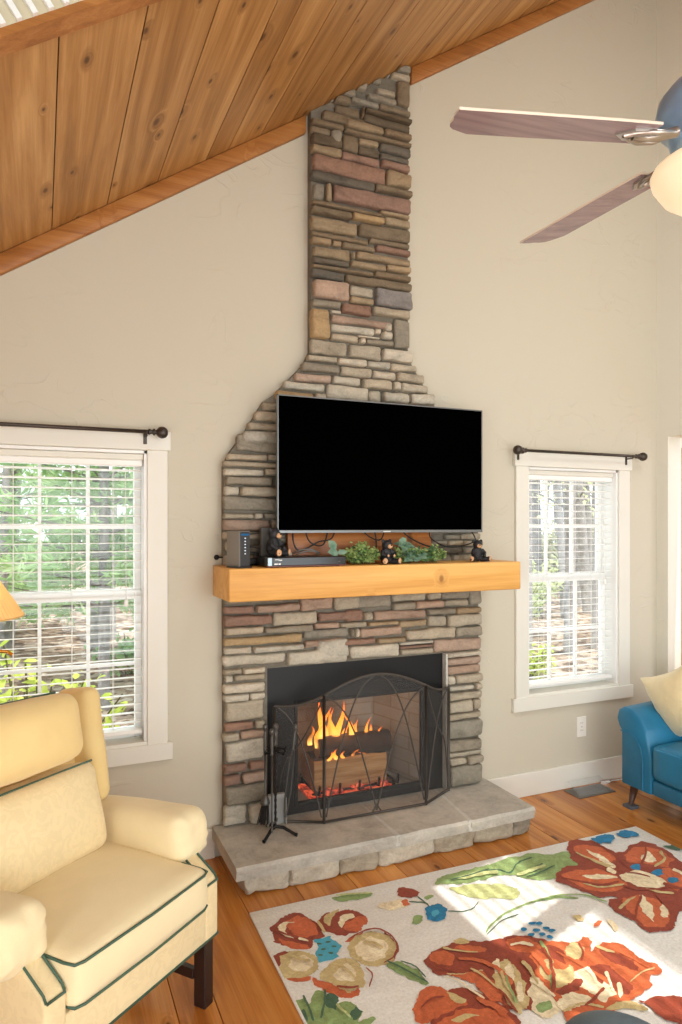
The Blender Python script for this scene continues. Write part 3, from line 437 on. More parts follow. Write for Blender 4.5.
# ceiling: sloped cedar planks, roof deck, two skylight openings
SK1 = (-1.03, .80, -2.40, -1.38)
SK2 = (1.655, 2.32, -3.40, -1.935)
cs = [XL - .1, -1.245, -1.03, -.816, -.6015, -.387, -.1725, .042, .2645, .48, .697, .80, .96, 1.12, 1.28, 1.44, 1.655, 1.78, 1.94, 2.10, 2.32, 2.48, 2.64, 2.80, 2.96, 3.12, 3.28, 3.44, XR + .1]
mb = MB()
def slope_slab(mb, xa, xb, ya, yb, d0, d1, col=None, mi=0, g=0.0):
    """slab following the pitch between xa and xb; d0..d1 vertical offsets above the ceiling face"""
    for a in [0]:
        mb.prism([(xa + g, CE(xa + g) + d0), (xb - g, CE(xb - g) + d0), (xb - g, CE(xb - g) + d1), (xa + g, CE(xa + g) + d1)], ya, yb, 'Y', mi, col)
for i in range(len(cs) - 1):
    a, b = cs[i], cs[i + 1]
    ys = [(-5.0, 0.0)]
    for (x0, x1, y0, y1) in (SK1, SK2):
        if a >= x0 - .001 and b <= x1 + .001:
            ys = [(-5.0, y0), (y1, 0.0)]
    for (ya, yb) in ys:
        c = (rr.random(), rr.random(), rr.random())
        slope_slab(mb, a, b, ya, yb, 0, .03, c, 0, .0016)
        slope_slab(mb, a, b, ya, yb, .024, .2, (.1, .1, .1), 1)
m_deck = simple('roof_deck', (70, 44, 24), .8)
tag(mb.build('ceiling', [m_ceilwood, m_deck], recalc=True), 'sloped knotty cedar plank ceiling', 'ceiling', kind='structure')

# rake trim along the gable, right and left of the chimney
def rake(x0, x1, name, label):
    mb = MB()
    mb.prism([(x0, CE(x0) - .088), (x1, CE(x1) - .088), (x1, CE(x1) - .002), (x0, CE(x0) - .002)], -.03, 0, bev=.003, seg=1)
    tag(mb.build(name, m_beam), label, 'trim', kind='structure')
rake(XL, 1.19, 'trim_1', 'orange stained rake board under the ceiling left of the chimney')
rake(1.78, XR, 'trim_2', 'orange stained rake board under the ceiling right of the chimney')

# skylight seen at the top left: wood trim, white boarded shaft, frosted glazing
m_shaft = simple('shaft_cream', (206, 196, 168), .7)
def skylight(name, S, label, clear):
    x0, x1, y0, y1 = S
    root = thing(name, label, 'skylight', ((x0 + x1) / 2, (y0 + y1) / 2, CE((x0 + x1) / 2)), kind='structure')
    root.location = (0, 0, 0)
    mb = MB()
    w = .072
    slope_slab(mb, x0 - w, x1 + w, y1, y1 + w, -.022, .01)
    slope_slab(mb, x0 - w, x1 + w, y0 - w, y0, -.022, .01)
    slope_slab(mb, x0 - w, x0, y0, y1, -.022, .01)
    slope_slab(mb, x1, x1 + w, y0, y1, -.022, .01)
    mb.build('skylight_trim', m_beam, root)
    # shaft boards stand square to the pitch
    H = .42 if not clear else .20
    mb = MB()
    def P(x, y, d): return (x + NX * d, y, CE(x) + NZ * d)
    n = int((x1 - x0) / (.034 if not clear else .085))
    for k in range(n):
        pw = (x1 - x0) / n; a = x0 + pw * k + pw * .34; b = x0 + pw * (k + 1) - pw * .34
        for (yy, s) in ((y1 - .013, 1), (y0 + .013, -1)):
            V = [P(a, yy, 0), P(b, yy, 0), P(b, yy, H), P(a, yy, H)] + [P(a, yy + s * .012, 0), P(b, yy + s * .012, 0), P(b, yy + s * .012, H), P(a, yy + s * .012, H)]
            mb.add(V, [[0, 1, 2, 3], [4, 7, 6, 5], [0, 4, 5, 1], [1, 5, 6, 2], [2, 6, 7, 3], [3, 7, 4, 0]])
    for (xx, s) in ((x0 + .013, -1), (x1 - .013, 1)):
        V = [P(xx, y0, 0), P(xx, y1, 0), P(xx, y1, H), P(xx, y0, H), P(xx + s * .012, y0, 0), P(xx + s * .012, y1, 0), P(xx + s * .012, y1, H), P(xx + s * .012, y0, H)]
        mb.add(V, [[0, 1, 2, 3], [4, 7, 6, 5], [0, 4, 5, 1], [1, 5, 6, 2], [2, 6, 7, 3], [3, 7, 4, 0]])
    for yy in (y1 - .0005, y0 + .0005):
        V = [P(x0, yy, .0), P(x1, yy, .0), P(x1, yy, H), P(x0, yy, H)]
        mb.add(V, [[0, 1, 2, 3]], 1)
    mb.build('shaft_boards', [m_white, m_shaft], root)
    mb = MB()
    if not clear:
        V = [P(x0 - .02, y0 - .02, H), P(x1 + .02, y0 - .02, H), P(x1 + .02, y1 + .02, H), P(x0 - .02, y1 + .02, H)]
        V += [tuple(Vector(v) + Vector((NX, 0, NZ)) * .01) for v in V]
        mb.add(V, [[0, 1, 2, 3], [4, 7, 6, 5], [0, 4, 5, 1], [1, 5, 6, 2], [2, 6, 7, 3], [3, 7, 4, 0]])
        t = NT('frosted_glazing')
        tr = t.n('ShaderNodeBsdfTranslucent', i_Color=(.30, .30, .29, 1)).outputs[0]
        mb.build('frosted_glazing', t.fin(tr), root)
    else:
        k = x0 + .03
        while k < x1:
            mb.tube([P(k, y0, .12), P(k, y1, .12)], .009, 6)
            k += .062
        mb.build('shade_slats', m_blind, root)
    return root
skylight('window_3', SK1, 'skylight with white boarded shaft and wood trim at the top of the ceiling', False)
skylight('window_4', SK2, 'second skylight above the ceiling fan, out of the picture', True)

# baseboards
def baseboard(name, x0, x1, label):
    mb = MB().box(x0, x1, -.016, 0, 0.0, .135, .003, 1)
    tag(mb.build(name, m_trim), label, 'baseboard', kind='structure')
baseboard('baseboard_left', XL, .742, 'white baseboard left of the stone hearth')
baseboard('baseboard_right', 2.262, XR, 'white baseboard right of the stone hearth')

# ------------------------------------------------------------------ windows
t = NT('clear_glass')
gl = t.n('ShaderNodeBsdfGlossy', i_Color=(1, 1, 1, 1), i_Roughness=.02).outputs[0]
tp = t.n('ShaderNodeBsdfTransparent', i_Color=(.97, .985, .98, 1)).outputs[0]
fr = t.n('ShaderNodeFresnel', i_IOR=1.35).outputs[0]
m_glass = t.fin(t.n('ShaderNodeMixShader', i_0=fr, i_1=tp, i_2=gl).outputs[0])

def window(name, x0, x1, label):
    root = thing(name, label, 'window', (0, 0, 0), kind='structure')
    for (a, b) in ((x0 - .089, x0), (x1, x1 + .089)):
        MB().box(a, b, -.018, 0, WZ0 - .01, WZ1 + .003, .002).build('side_casing', m_trim, root)
    MB().box(x0 - .102, x1 + .102, -.024, 0, WZ1 + .003, WZ1 + .088, .002).build('head_casing', m_trim, root)
    MB().box(x0 - .111, x1 + .111, -.024, 0, WZ0 - .085, WZ0 - .008, .002).build('apron', m_trim, root)
    MB().box(x0, x1, -.012, .14, WZ0 - .012, WZ0 + .006).build('sill', m_trim, root)
    mb = MB()
    mb.box(x0 - .001, x0 + .012, -.004, .14, WZ0, WZ1); mb.box(x1 - .012, x1 + .001, -.004, .14, WZ0, WZ1); mb.box(x0, x1, -.004, .14, WZ1 - .012, WZ1 + .001)
    mb.build('jamb', m_white, root)
    zm = 1.232
    for nm, y, za, zb in (('lower_sash', .082, WZ0 + .006, zm + .02), ('upper_sash', .112, zm - .022, WZ1 - .012)):
        a, b = x0 + .012, x1 - .012
        s = .030
        mb = MB()
        mb.box(a, a + s, y, y + .03, za, zb, .003); mb.box(b - s, b, y, y + .03, za, zb, .003)
        mb.box(a + s, b - s, y, y + .03, za, za + .045, .003); mb.box(a + s, b - s, y, y + .03, zb - .042, zb, .003)
        sash = mb.build(nm, m_white, root)
        mb = MB()
        ga, gb = a + s, b - s
        for k in (1, 2):
            xx = ga + (gb - ga) * k / 3
            mb.box(xx - .0075, xx + .0075, y + .006, y + .024, za + .045, zb - .042)
        zz = (za + zb) / 2
        mb.box(ga, gb, y + .008, y + .022, zz - .008, zz + .008)
        mb.build('muntins', m_white, sash)
        MB().box(ga, gb, y + .013, y + .017, za + .045, zb - .042).build('glass_pane', m_glass, sash)
    return root
window('window_1', *WINS[0], 'white double hung window behind the cream armchair')
window('window_2', *WINS[1], 'white double hung window right of the fireplace')

def blind(x0, x1, label):
    root = thing('window_blind', label, 'blind', ((x0 + x1) / 2, .046, WZ0), group='white slatted window blinds')
    c = (x0 + x1) / 2
    w = (x1 - x0) / 2 - .016
    H = WZ1 - WZ0
    MB().box(-w, w, -.024, .026, H - .068, H - .040, .004).build('headrail', m_blind, root)
    MB().box(-w - .003, w + .003, -.03, .026, H - .040, H - .013, .003).build('valance', m_trim, root)
    mb = MB()
    k = 0
    z = .085
    while z < H - .08:
        zz = z + .0012 * math.sin(k * 2.1)
        T = Matrix.Translation((0, 0, zz)) @ Matrix.Rotation(R(-5.5 + 1.2 * math.sin(k * 1.3)), 4, 'X')
        mb.box(-w + .003, w - .003, -.020, .020, -.0011, .0011, M=T)
        z += .0405; k += 1
    mb.build('slats', m_blind, root)
    MB().box(-w, w, -.025, .025, .034, .054, .004).build('bottom_rail', m_blind, root)
    for xx in (-w * .62, 0.03, w * .62):
        mb = MB()
        mb.tube([(xx, -.024, .05), (xx, -.024, H - .07)], .0011, 5); mb.tube([(xx, .024, .05), (xx, .024, H - .07)], .0011, 5)
        mb.build('ladder_cord', m_blind, root)
    mb = MB()
    mb.tube([(w - .075, -.03, H - .06), (w - .072, -.034, .64)], .0016, 5)
    mb.lathe([(.003, 0), (.010, .004), (.009, .028), (.003, .034)], 10, M=Matrix.Translation((w - .072, -.034, .61)))
    mb.build('pull_cord', m_blind, root)
    return root
blind(*WINS[0], 'white slatted blind in the window behind the cream armchair')
blind(*WINS[1], 'white slatted blind in the narrow window above the blue sofa')

def rod(x0, x1, z, label, brs):
    root = thing('curtain_rod', label, 'curtain rod', (0, 0, 0), group='black curtain rods over the windows')
    y = -.07
    MB().tube([(x0, y, z), (x1, y, z)], .0085, 10).build('rod', m_bronze, root)
    for (xx, s) in ((x0, -1), (x1, 1)):
        M_ = Matrix.Translation((xx, y, z)) @ Matrix.Rotation(s * PI / 2, 4, 'Y')
        mb = MB()
        mb.lathe([(.0, -.03), (.011, -.03), (.014, -.026), (.011, -.02), (.009, -.012), (.015, -.008), (.015, -.002), (.009, .002), (.012, .006), (.022, .014), (.0265, .026), (.0265, .034), (.022, .046), (.012, .054), (.0, .056)], 18, M=M_)
        mb.build('finial', m_bronze, root)
    for xx in brs:
        mb = MB()
        mb.box(xx - .008, xx + .008, -.0275, -.0245, z - .05, z + .004, .001)
        mb.box(xx - .005, xx + .005, -.073, -.026, z - .018, z - .011, .001)
        mb.tube([(xx, y - .011, z + .006), (xx, y - .013, z - .006), (xx, y - .006, z - .014), (xx, y + .004, z - .014)], .004, 6)
        mb.build('bracket', m_bronze, root)
    return root
rod(-.34, .462, 1.960, 'dark curtain rod with ball finial over the window behind the armchair', (-.27, .425))
rod(2.462, 3.345, 1.968, 'dark bare curtain rod with two ball finials over the window right of the fireplace', (2.47, 3.285))
# ------------------------------------------------------------------ fireplace
fp = thing('stone_fireplace', 'tall stacked ledgestone fireplace and chimney rising to the cedar ceiling', 'fireplace', (1.47, 0, 0))
def OFF(mb): 
    for v in mb.v: v.x -= 1.47
    return mb
PAL = {k: lin(v) for k, v in dict(D=(104, 92, 76), B=(128, 113, 93), G=(144, 137, 123), T=(156, 138, 112), O=(178, 154, 118), R=(144, 116, 101), P=(168, 145, 128), L=(190, 182, 166), V=(142, 135, 130), K=(108, 102, 92), M=(170, 160, 142)).items()}
outline = [(.780, .15), (.776, 1.82), (.80, 1.88), (.885, 1.996), (.97, 2.137), (1.03, 2.18), (1.11, 2.265), (1.175, 2.335), (1.208, 2.40)]
outline += [(1.208, CE(1.208) - .002), (1.748, CE(1.748) - .002), (1.748, 2.44), (1.772, 2.38), (1.842, 2.28), (1.915, 2.17), (2.035, 2.02), (2.135, 1.91), (2.182, 1.84), (2.188, .15)]
# mortar core: three blocks round the firebox opening
def core():
    b = bmesh.new()
    polys = []
    up = [p for p in outline if p[1] > 1.5]
    polys.append([(.776, 1.4)] + up + [(2.186, 1.4)])
    polys.append([(.780, .15), (.776, 1.4), (.985, 1.4), (.985, .15)])
    polys.append([(1.962, .15), (1.962, 1.4), (2.186, 1.4), (2.188, .15)])
    polys.append([(.985, .868), (.985, 1.4), (1.962, 1.4), (1.962, .868)])
    mb = MB()
    for p in polys: mb.prism(p, -.046, 0.0, 'Y')
    return mb
OFF(core()).build('mortar_core', m_mortar, fp, recalc=True)

def stone(mb, x0, x1, z0, z1, col, rg, ymin=-.042, yf=-.078, bulge=.005):
    w, h = x1 - x0, z1 - z0
    if w < .008 or h < .006: return
    g = .0022
    x0 += g; x1 -= g; z0 += g * .7; z1 -= g * .7
    j = min(.014, h * .2)
    def side(p, q, n, amp):
        out = []
        for i in range(n):
            t = i / n
            a = 0 if i == 0 else rg.uniform(-amp, amp * .6)
            nx, nz = (q[1] - p[1]), -(q[0] - p[0])
            L = math.hypot(nx, nz) or 1
            out.append((p[0] + (q[0] - p[0]) * t + nx / L * a, p[1] + (q[1] - p[1]) * t + nz / L * a))
        return out
    J = lambda: rg.uniform(-j, j * .3)
    a = (x0 - J() * .5, z0 - J() * .6); b = (x1 + J() * .5, z0 - J() * .6); c = (x1 + J() * .5, z1 + J() * .6); d = (x0 - J() * .5, z1 + J() * .6)
    nh = max(2, min(7, int(w / .05))); nv = 2 if h < .09 else 3
    amp = min(.005, h * .08)
    ring = side(a, b, nh, amp) + side(b, c, nv, amp) + side(c, d, nh, amp) + side(d, a, nv, amp)
    # cut the sharp corners
    N = len(ring)
    idx = {0, nh, nh + nv, 2 * nh + nv}
    r2 = []
    for i in range(N):
        if i in idx:
            p, q, s = ring[i - 1], ring[i], ring[(i + 1) % N]
            k = min(.009, h * .17)
            for o_ in (p, s):
                L = math.hypot(o_[0] - q[0], o_[1] - q[1]) or 1
                f = min(k / L, .45)
                r2.append((q[0] + (o_[0] - q[0]) * f, q[1] + (o_[1] - q[1]) * f))
        else:
            r2.append(ring[i])
    ring = r2; N = len(ring)
    cx_, cz_ = sum(p[0] for p in ring) / N, sum(p[1] for p in ring) / N
    yf = yf + rg.uniform(-.012, .010)
    tx, tz = rg.uniform(-.02, .02), rg.uniform(-.05, .05)
    V = []; F = []
    inset = [(0, ymin), (0, yf + .012), (min(.004, h * .08), yf + .0025), (min(.012, h * .2), yf - bulge * .4)]
    for (ins, y) in inset:
        for p in ring:
            dx, dz = cx_ - p[0], cz_ - p[1]
            L = math.hypot(dx, dz) or 1
            fx = min(ins / (abs(dx) + 1e-6), .8) if abs(dx) > abs(dz) * w / max(h, .001) else ins / max(w / 2, .01)
            fz = min(ins / max(h / 2, .004), .8)
            fxx = min(ins / max(w / 2, .004), .8)
            V.append((p[0] + dx * fxx, y + (0 if y == ymin else tx * (p[0] - cx_) + tz * (p[1] - cz_) + .004 * noise.noise(Vector((p[0] * 20, 0, p[1] * 20)))), p[1] + dz * fz))
    for k in range(len(inset) - 1):
        for i in range(N):
            F.append([k * N + i, k * N + (i + 1) % N, (k + 1) * N + (i + 1) % N, (k + 1) * N + i])
    # spine instead of one centre point
    base = (len(inset) - 1) * N
    ns = max(2, nh)
    sp = []
    for i in range(ns):
        t = (i + .5) / ns
        px = cx_ + (t - .5) * max(w - h * .7, w * .25)
        V.append((px, yf - bulge * .6 + .006 * noise.noise(Vector((px * 14, 3.3, cz_ * 14))) + tx * (px - cx_), cz_ + rg.uniform(-.1, .1) * h))
        sp.append(len(V) - 1)
    def near(i):
        p = V[base + i]
        return min(range(ns), key=lambda s: abs(V[sp[s]][0] - p[0]))
    for i in range(N):
        n0, n1 = near(i), near((i + 1) % N)
        if n0 == n1: F.append([base + i, base + (i + 1) % N, sp[n0]])
        else:
            F.append([base + i, base + (i + 1) % N, sp[n1]])
            rng = range(n0, n1) if n0 < n1 else range(n0, n1, -1)
            for s in rng:
                s2 = s + (1 if n0 < n1 else -1)
                F.append([base + i, sp[s2], sp[s]])
    v = 1 + rg.uniform(-.10, .10)
    wv = rg.uniform(-.03, .03)
    mb.add(V, F, 0, (col[0] * v * (1 + wv), col[1] * v, col[2] * v * (1 - wv)), True)

rg = random.Random(11)
mb = MB()
cells = []
for s in STONES.split(';'):
    q = s.split()
    cells.append((float(q[0]), float(q[1]), float(q[2]), float(q[3]), q[4]))
def edges_at(zm):
    if zm < 1.84: return .770, 2.192
    L = [(1.82, .768), (1.88, .79), (1.996, .878), (2.137, .966), (2.18, 1.024), (2.26, 1.105), (2.335, 1.167), (2.40, 1.202), (9, 1.202)]
    Q = [(1.84, 2.188), (1.91, 2.14), (2.02, 2.04), (2.17, 1.92), (2.28, 1.845), (2.38, 1.775), (2.44, 1.752), (9, 1.752)]
    def it(T):
        for (a, b), (c, d) in zip(T, T[1:]):
            if a <= zm <= c: return b + (d - b) * (zm - a) / (c - a)
        return T[0][1]
    return it(L), it(Q)
# let neighbouring stones close up to a narrow joint
grown = []
for i, (x0, x1, z0, z1, k) in enumerate(cells):
    w_, h_ = x1 - x0, z1 - z0
    def ext(lim): return lim
    r_ = l_ = u_ = d_ = None
    for j_, (a0, a1, b0, b1, kk) in enumerate(cells):
        if j_ == i: continue
        vo_ = min(z1, b1) - max(z0, b0); ho_ = min(x1, a1) - max(x0, a0)
        if vo_ > .3 * min(h_, b1 - b0):
            if a0 > x1 - .02 and a0 > x0 + .3 * w_: r_ = min(r_, a0) if r_ is not None else a0
            if a1 < x0 + .02 and a1 < x1 - .3 * w_: l_ = max(l_, a1) if l_ is not None else a1
        if ho_ > .22 * min(w_, a1 - a0):
            if b0 > z1 - .016 and b0 > z0 + .3 * h_: u_ = min(u_, b0) if u_ is not None else b0
            if b1 < z0 + .016 and b1 < z1 - .3 * h_: d_ = max(d_, b1) if d_ is not None else b1
    def grow(v, n_, s, mx, far):
        if n_ is None: return v + s * far
        m_ = (v + n_) / 2
        return v + max(-mx, min(mx, s * (m_ - v))) * s
    e0, e1 = edges_at((z0 + z1) / 2)
    X1 = grow(x1, r_, 1, .022, .006); X0 = grow(x0, l_, -1, .022, .006)
    Z1 = grow(z1, u_, 1, .016, .004); Z0 = grow(z0, d_, -1, .016, .004)
    if abs(x1 - e1) < .045: X1 = e1 + rg.uniform(-.004, .010)
    if abs(x0 - e0) < .045: X0 = e0 + rg.uniform(-.008, .006)
    if z1 < .90:
        if x0 < .97 and X1 > .94: X1 = min(X1, .970)
        if x1 > 1.96 and X0 < 1.99: X0 = max(X0, 1.968)
    grown.append((X0, X1, Z0, Z1, k))
cells = grown
mlow = MB()
for (x0, x1, z0, z1, k) in cells:
    stone(mlow if z1 < 1.33 else mb, x0, x1, z0, z1, PAL[k], rg)
z = 3.30
while z < 4.0:
    h = rg.choice((.04, .05, .065))
    x = 1.205
    while x < 1.72:
        x1 = min(x + rg.uniform(.08, .2), 1.75)
        if 1.75 - x1 < .05: x1 = 1.75
        if z < CE(x1) - .01 and not any(c[0] < x1 - .02 and c[1] > x + .02 and c[2] < z + h - .012 and c[3] > z + .012 for c in cells):
            stone(mb, x, x1, z, z + h, PAL[rg.choice('GMBBG')], rg)
        x = x1
    z += h
# rows hidden behind the television and the wood board
z = 1.375
while z < 2.20:
    h = rg.choice((.045, .06, .075, .09))
    x = .985
    xr = 2.188 if z + h < 1.84 else 2.188 - (z + h - 1.84) * .80
    while x < xr - .02:
        w = rg.uniform(.10, .30)
        x1 = min(x + w, xr)
        if xr - x1 < .06: x1 = xr
        blocked = any(c[0] < x1 - .012 and c[1] > x + .012 and c[2] < z + h - .012 and c[3] > z + .012 for c in cells)
        if not blocked:
            stone(mb, x, x1, z, z + h, PAL[rg.choice('GMMLPK')], rg)
        x = x1
    z += h
# small chinking stones in gaps at the edges of the breast
OFF(mb)
so = mb.build('chimney_stonework', m_stone, fp)
OFF(mlow).build('surround_stonework', m_stone, fp, recalc=True)
b = bmesh.new(); b.from_mesh(so.data)
bmesh.ops.recalc_face_normals(b, faces=b.faces)
n_ = Vector((NX, 0, NZ))
pc = Vector((0, 0, CE(1.47) - .004))
r_ = bmesh.ops.bisect_plane(b, geom=b.verts[:] + b.edges[:] + b.faces[:], plane_co=pc, plane_no=n_, clear_outer=True)
b.to_mesh(so.data); b.free()

# black metal facing and firebox
FX0, FX1, FZ0, FZ1 = 1.140, 1.826, .205, .680
mb = MB()
ox0, ox1, oz0, oz1 = .968, 1.962, .152, .872
for (a, b_, c, d) in ((ox0, FX0, oz0, oz1), (FX1, ox1, oz0, oz1), (FX0, FX1, FZ1, oz1), (FX0, FX1, oz0, FZ0)):
    mb.box(a, b_, -.045, -.03, c, d)
mb.box(FX0 - .018, FX0, -.052, -.03, FZ0 - .018, FZ1 + .018, .003); mb.box(FX1, FX1 + .018, -.052, -.03, FZ0 - .018, FZ1 + .018, .003)
mb.box(FX0, FX1, -.052, -.03, FZ1, FZ1 + .018, .003); mb.box(FX0, FX1, -.052, -.03, FZ0 - .018, FZ0, .003)
face = OFF(mb).build('black_facing', m_black, fp)
mb = MB()
mb.box(1.9585, 1.972, -.080, -.028, .152, .868, .002); 
OFF(mb).build('mortar_reveal', m_joint, fp)
mb = MB()
BX0, BX1, BY = 1.235, 1.735, .34
def wallq(p, q, z0, z1):
    d = Vector((q[0] - p[0], q[1] - p[1], 0)); nrm = Vector((-d.y, d.x, 0)).normalized() * .03
    P = [(p[0], p[1]), (q[0], q[1]), (q[0] + nrm.x, q[1] + nrm.y), (p[0] + nrm.x, p[1] + nrm.y)]
    mb.prism(P, z0, z1, 'Z')
wallq((FX0 - .01, -.03), (BX0, BY), .17, .70)
wallq((BX0 - .02, BY), (BX1 + .02, BY), .17, .70)
wallq((BX1, BY), (FX1 + .01, -.03), .17, .70)
mb.box(1.13, 1.84, -.03, .37, .15, .178)
mb.box(1.13, 1.84, -.03, .37, .69, .71)
t = NT('refractory_panel')
v = t.coord((1, 1, 1))
sx = t.n('ShaderNodeSeparateXYZ', i_0=v)
cv = t.n('ShaderNodeCombineXYZ', i_0=t.math('ADD', sx.outputs[0], sx.outputs[1]), i_1=sx.outputs[2], i_2=0.0).outputs[0]
br = t.n('ShaderNodeTexBrick', i_Vector=cv, i_Scale=1.0, i_Color1=(*lin((186, 178, 164)), 1), i_Color2=(*lin((172, 163, 148)), 1), i_Mortar=(*lin((140, 124, 106)), 1))
br.inputs['Mortar Size'].default_value = .004; br.inputs['Brick Width'].default_value = .2; br.inputs['Row Height'].default_value = .068
soot = t.ramp(t.noise(v, 4, 5), [(.35, (.62, .58, .54)), (.65, (1, 1, 1))])
br.inputs['Mortar'].default_value = (*lin((168, 152, 132)), 1)
dx_ = t.math('MULTIPLY', t.math('ADD', sx.outputs[0], .10), 3.2)
dz_ = t.math('MULTIPLY', t.math('ADD', sx.outputs[2], -.62), 1.9)
dd_ = t.math('ADD', t.math('ADD', t.math('MULTIPLY', dx_, dx_), t.math('MULTIPLY', dz_, dz_)), t.math('MULTIPLY', t.noise(v, 6, 4), .7))
stain = t.ramp(dd_, [(.30, (.20, .165, .14)), (.95, (1, 1, 1))])
m_refr = t.fin(t.bsdf(t.mix(t.mix(br.outputs[0], soot, .6, 'MULTIPLY'), stain, .9, 'MULTIPLY'), .9, 0, t.bump(br.outputs[1], -.3, .006), .1))
OFF(mb).build('firebox', m_refr, fp)

# raised hearth
SL = [(.728, 1.466), (1.474, 1.911), (1.919, 2.245)]
def flag(x0, x1, sk0, sk1, seed):
    """flagstone slab with a hand-cut front edge; sk skews the joints"""
    mb = MB()
    n = 10
    top = []
    for i in range(n + 1):
        x = x0 + sk0 + (x1 + sk1 - x0 - sk0) * i / n
        top.append((x, -.452 + .007 * noise.noise(Vector((x * 9, seed, 0))) + .003 * noise.noise(Vector((x * 40, seed, 0)))))
    back = [(x1, -.02), (x0, -.02)]
    poly = top + back
    b = bmesh.new()
    va = [b.verts.new((p[0], p[1] + (.012 if i <= n else 0) + .004 * noise.noise(Vector((p[0] * 30, 5, seed))), .094)) for i, p in enumerate(poly)]
    vb = [b.verts.new((p[0], p[1] + .002, .138)) for i, p in enumerate(poly)]
    vc = [b.verts.new((p[0], p[1] + (.012 if i <= n else 0), .150 + .002 * noise.noise(Vector((p[0] * 12, seed, 1))))) for i, p in enumerate(poly)]
    N = len(poly)
    for A, B in ((va, vb), (vb, vc)):
        for i in range(N): b.faces.new([A[i], A[(i + 1) % N], B[(i + 1) % N], B[i]])
    b.faces.new(va[::-1]); b.faces.new(vc)
    return mb.bm(b)
sk = [0, .02, -.03, 0]
for i, (a, b_) in enumerate(SL):
    OFF(flag(a, b_, [0, .003, -.054][i], [.003, -.054, 0][i], i * 7.7)).build('hearth_slab', m_flag, fp)
mb = MB()
for (a, b_, s) in ((1.464, 1.476, .003), (1.909, 1.921, -.054)):
    OFF(MB().prism([(a, -.02), (b_, -.02), (b_ + s + .006, -.446), (a + s - .004, -.446)], .10, .1512, 'Z')).build('hearth_joint', m_joint, fp)
mb = MB()
def rock(x0, x1, y0, y1, z0, z1, col, seed):
    m2 = MB().cushion(((x0 + x1) / 2, (y0 + y1) / 2, (z0 + z1) / 2), (x1 - x0, y1 - y0, z1 - z0), min(.024, (z1 - z0) * .3), n=12)
    for v in m2.v:
        w = NV(Vector((v.x * 13 + seed, v.y * 13, v.z * 20))) + .5 * NV(Vector((v.x * 34 + seed, v.y * 34, v.z * 50)))
        v += Vector((w.x * .012, w.y * .020, w.z * .010))
        v.z = max(v.z, .001)
    mb.add(m2.v, m2.f, 0, col, True)
x = .775
k = 0
for w in (.20, .235, .19, .29, .23, .22, .115):
    c = PAL[('L', 'L', 'M', 'L', 'M', 'M', 'G')[k]]
    rock(x - .002, x + w + .001, -.410, -.25, .0, .102, c, k * 3.1)
    x += w; k += 1
for (xa, xb) in ((.775, .87), (2.15, 2.245)):
    rock(xa, xb, -.25, -.13, 0, .092, PAL['M'], 31 + xa); rock(xa, xb, -.13, -.03, 0, .092, PAL['L'], 37 + xa)
mb.box(.84, 2.18, -.33, -.02, 0.001, .088, col=PAL['G'])
OFF(mb).build('hearth_base_stones', m_hbase, fp)

# ------------------------------------------------------------------ mantel
MT = 1.362
o = MB().box(-.767, .767, -.205, .098, -.074, .069, .006, 2).build('mantel_shelf', m_mantel)
MX = 1.501
o.location = (MX, -.10, MT - .069)
tag(o, 'thick honey pine beam mantel shelf on the stone chimney breast', 'mantel')

# board leaning on the stone behind the greenery
def rrect(x0, x1, z0, z1, r, n=6):
    P = []
    for (cx_, cz_, a0) in ((x1 - r, z0 + r, -90), (x1 - r, z1 - r, 0), (x0 + r, z1 - r, 90), (x0 + r, z0 + r, 180)):
        for i in range(n + 1):
            a = R(a0 + 90 * i / n); P.append((cx_ + r * math.cos(a), cz_ + r * math.sin(a)))
    return P
o = MB().prism(rrect(-.39, .39, .0, .168, .03), -.011, .011, 'Y', bev=.003).build('wooden_plaque', m_board)
o.location = (1.452, -.118, MT + .001)
o.rotation_euler = (R(-3), 0, 0)
tag(o, 'long brown wooden plaque leaning on the stones under the television', 'board')

# ------------------------------------------------------------------ television
tv = thing('flat_screen_tv', 'large black flat screen television mounted on the chimney above the mantel', 'television', (1.541, -.20, 1.829))
W, H = 1.117, .632
m_bez = simple('tv_bezel', (120, 122, 124), .35, .7)
t = NT('tv_screen'); m_scr = t.fin(t.bsdf((.0004, .0004, .0004, 1), .5, 0, None, .0))
MB().box(-W / 2 + .02, W / 2 - .02, .005, .04, -H / 2 + .03, H / 2 - .03, .012, 2).build('back_housing', m_black, tv)
mb = MB()
for (a, b_, c, d) in ((-W / 2, W / 2, H / 2 - .006, H / 2), (-W / 2, W / 2, -H / 2, -H / 2 + .013), (-W / 2, -W / 2 + .006, -H / 2, H / 2), (W / 2 - .006, W / 2, -H / 2, H / 2)):
    mb.box(a, b_, -.008, .012, c, d, .001)
mb.build('bezel', m_bez, tv)
MB().box(-W / 2 + .005, W / 2 - .005, -.005, .008, -H / 2 + .012, H / 2 - .005).build('screen', m_scr, tv)
MB().box(-.02, .02, -.0095, -.006, -H / 2 + .002, -H / 2 + .0085, .001).build('maker_plate', simple('silver_plate', (205, 205, 205), .3, .6), tv)
MB().box(-.2, .2, .04, .118, -.15, .15, .004).build('wall_mount', m_black, tv)

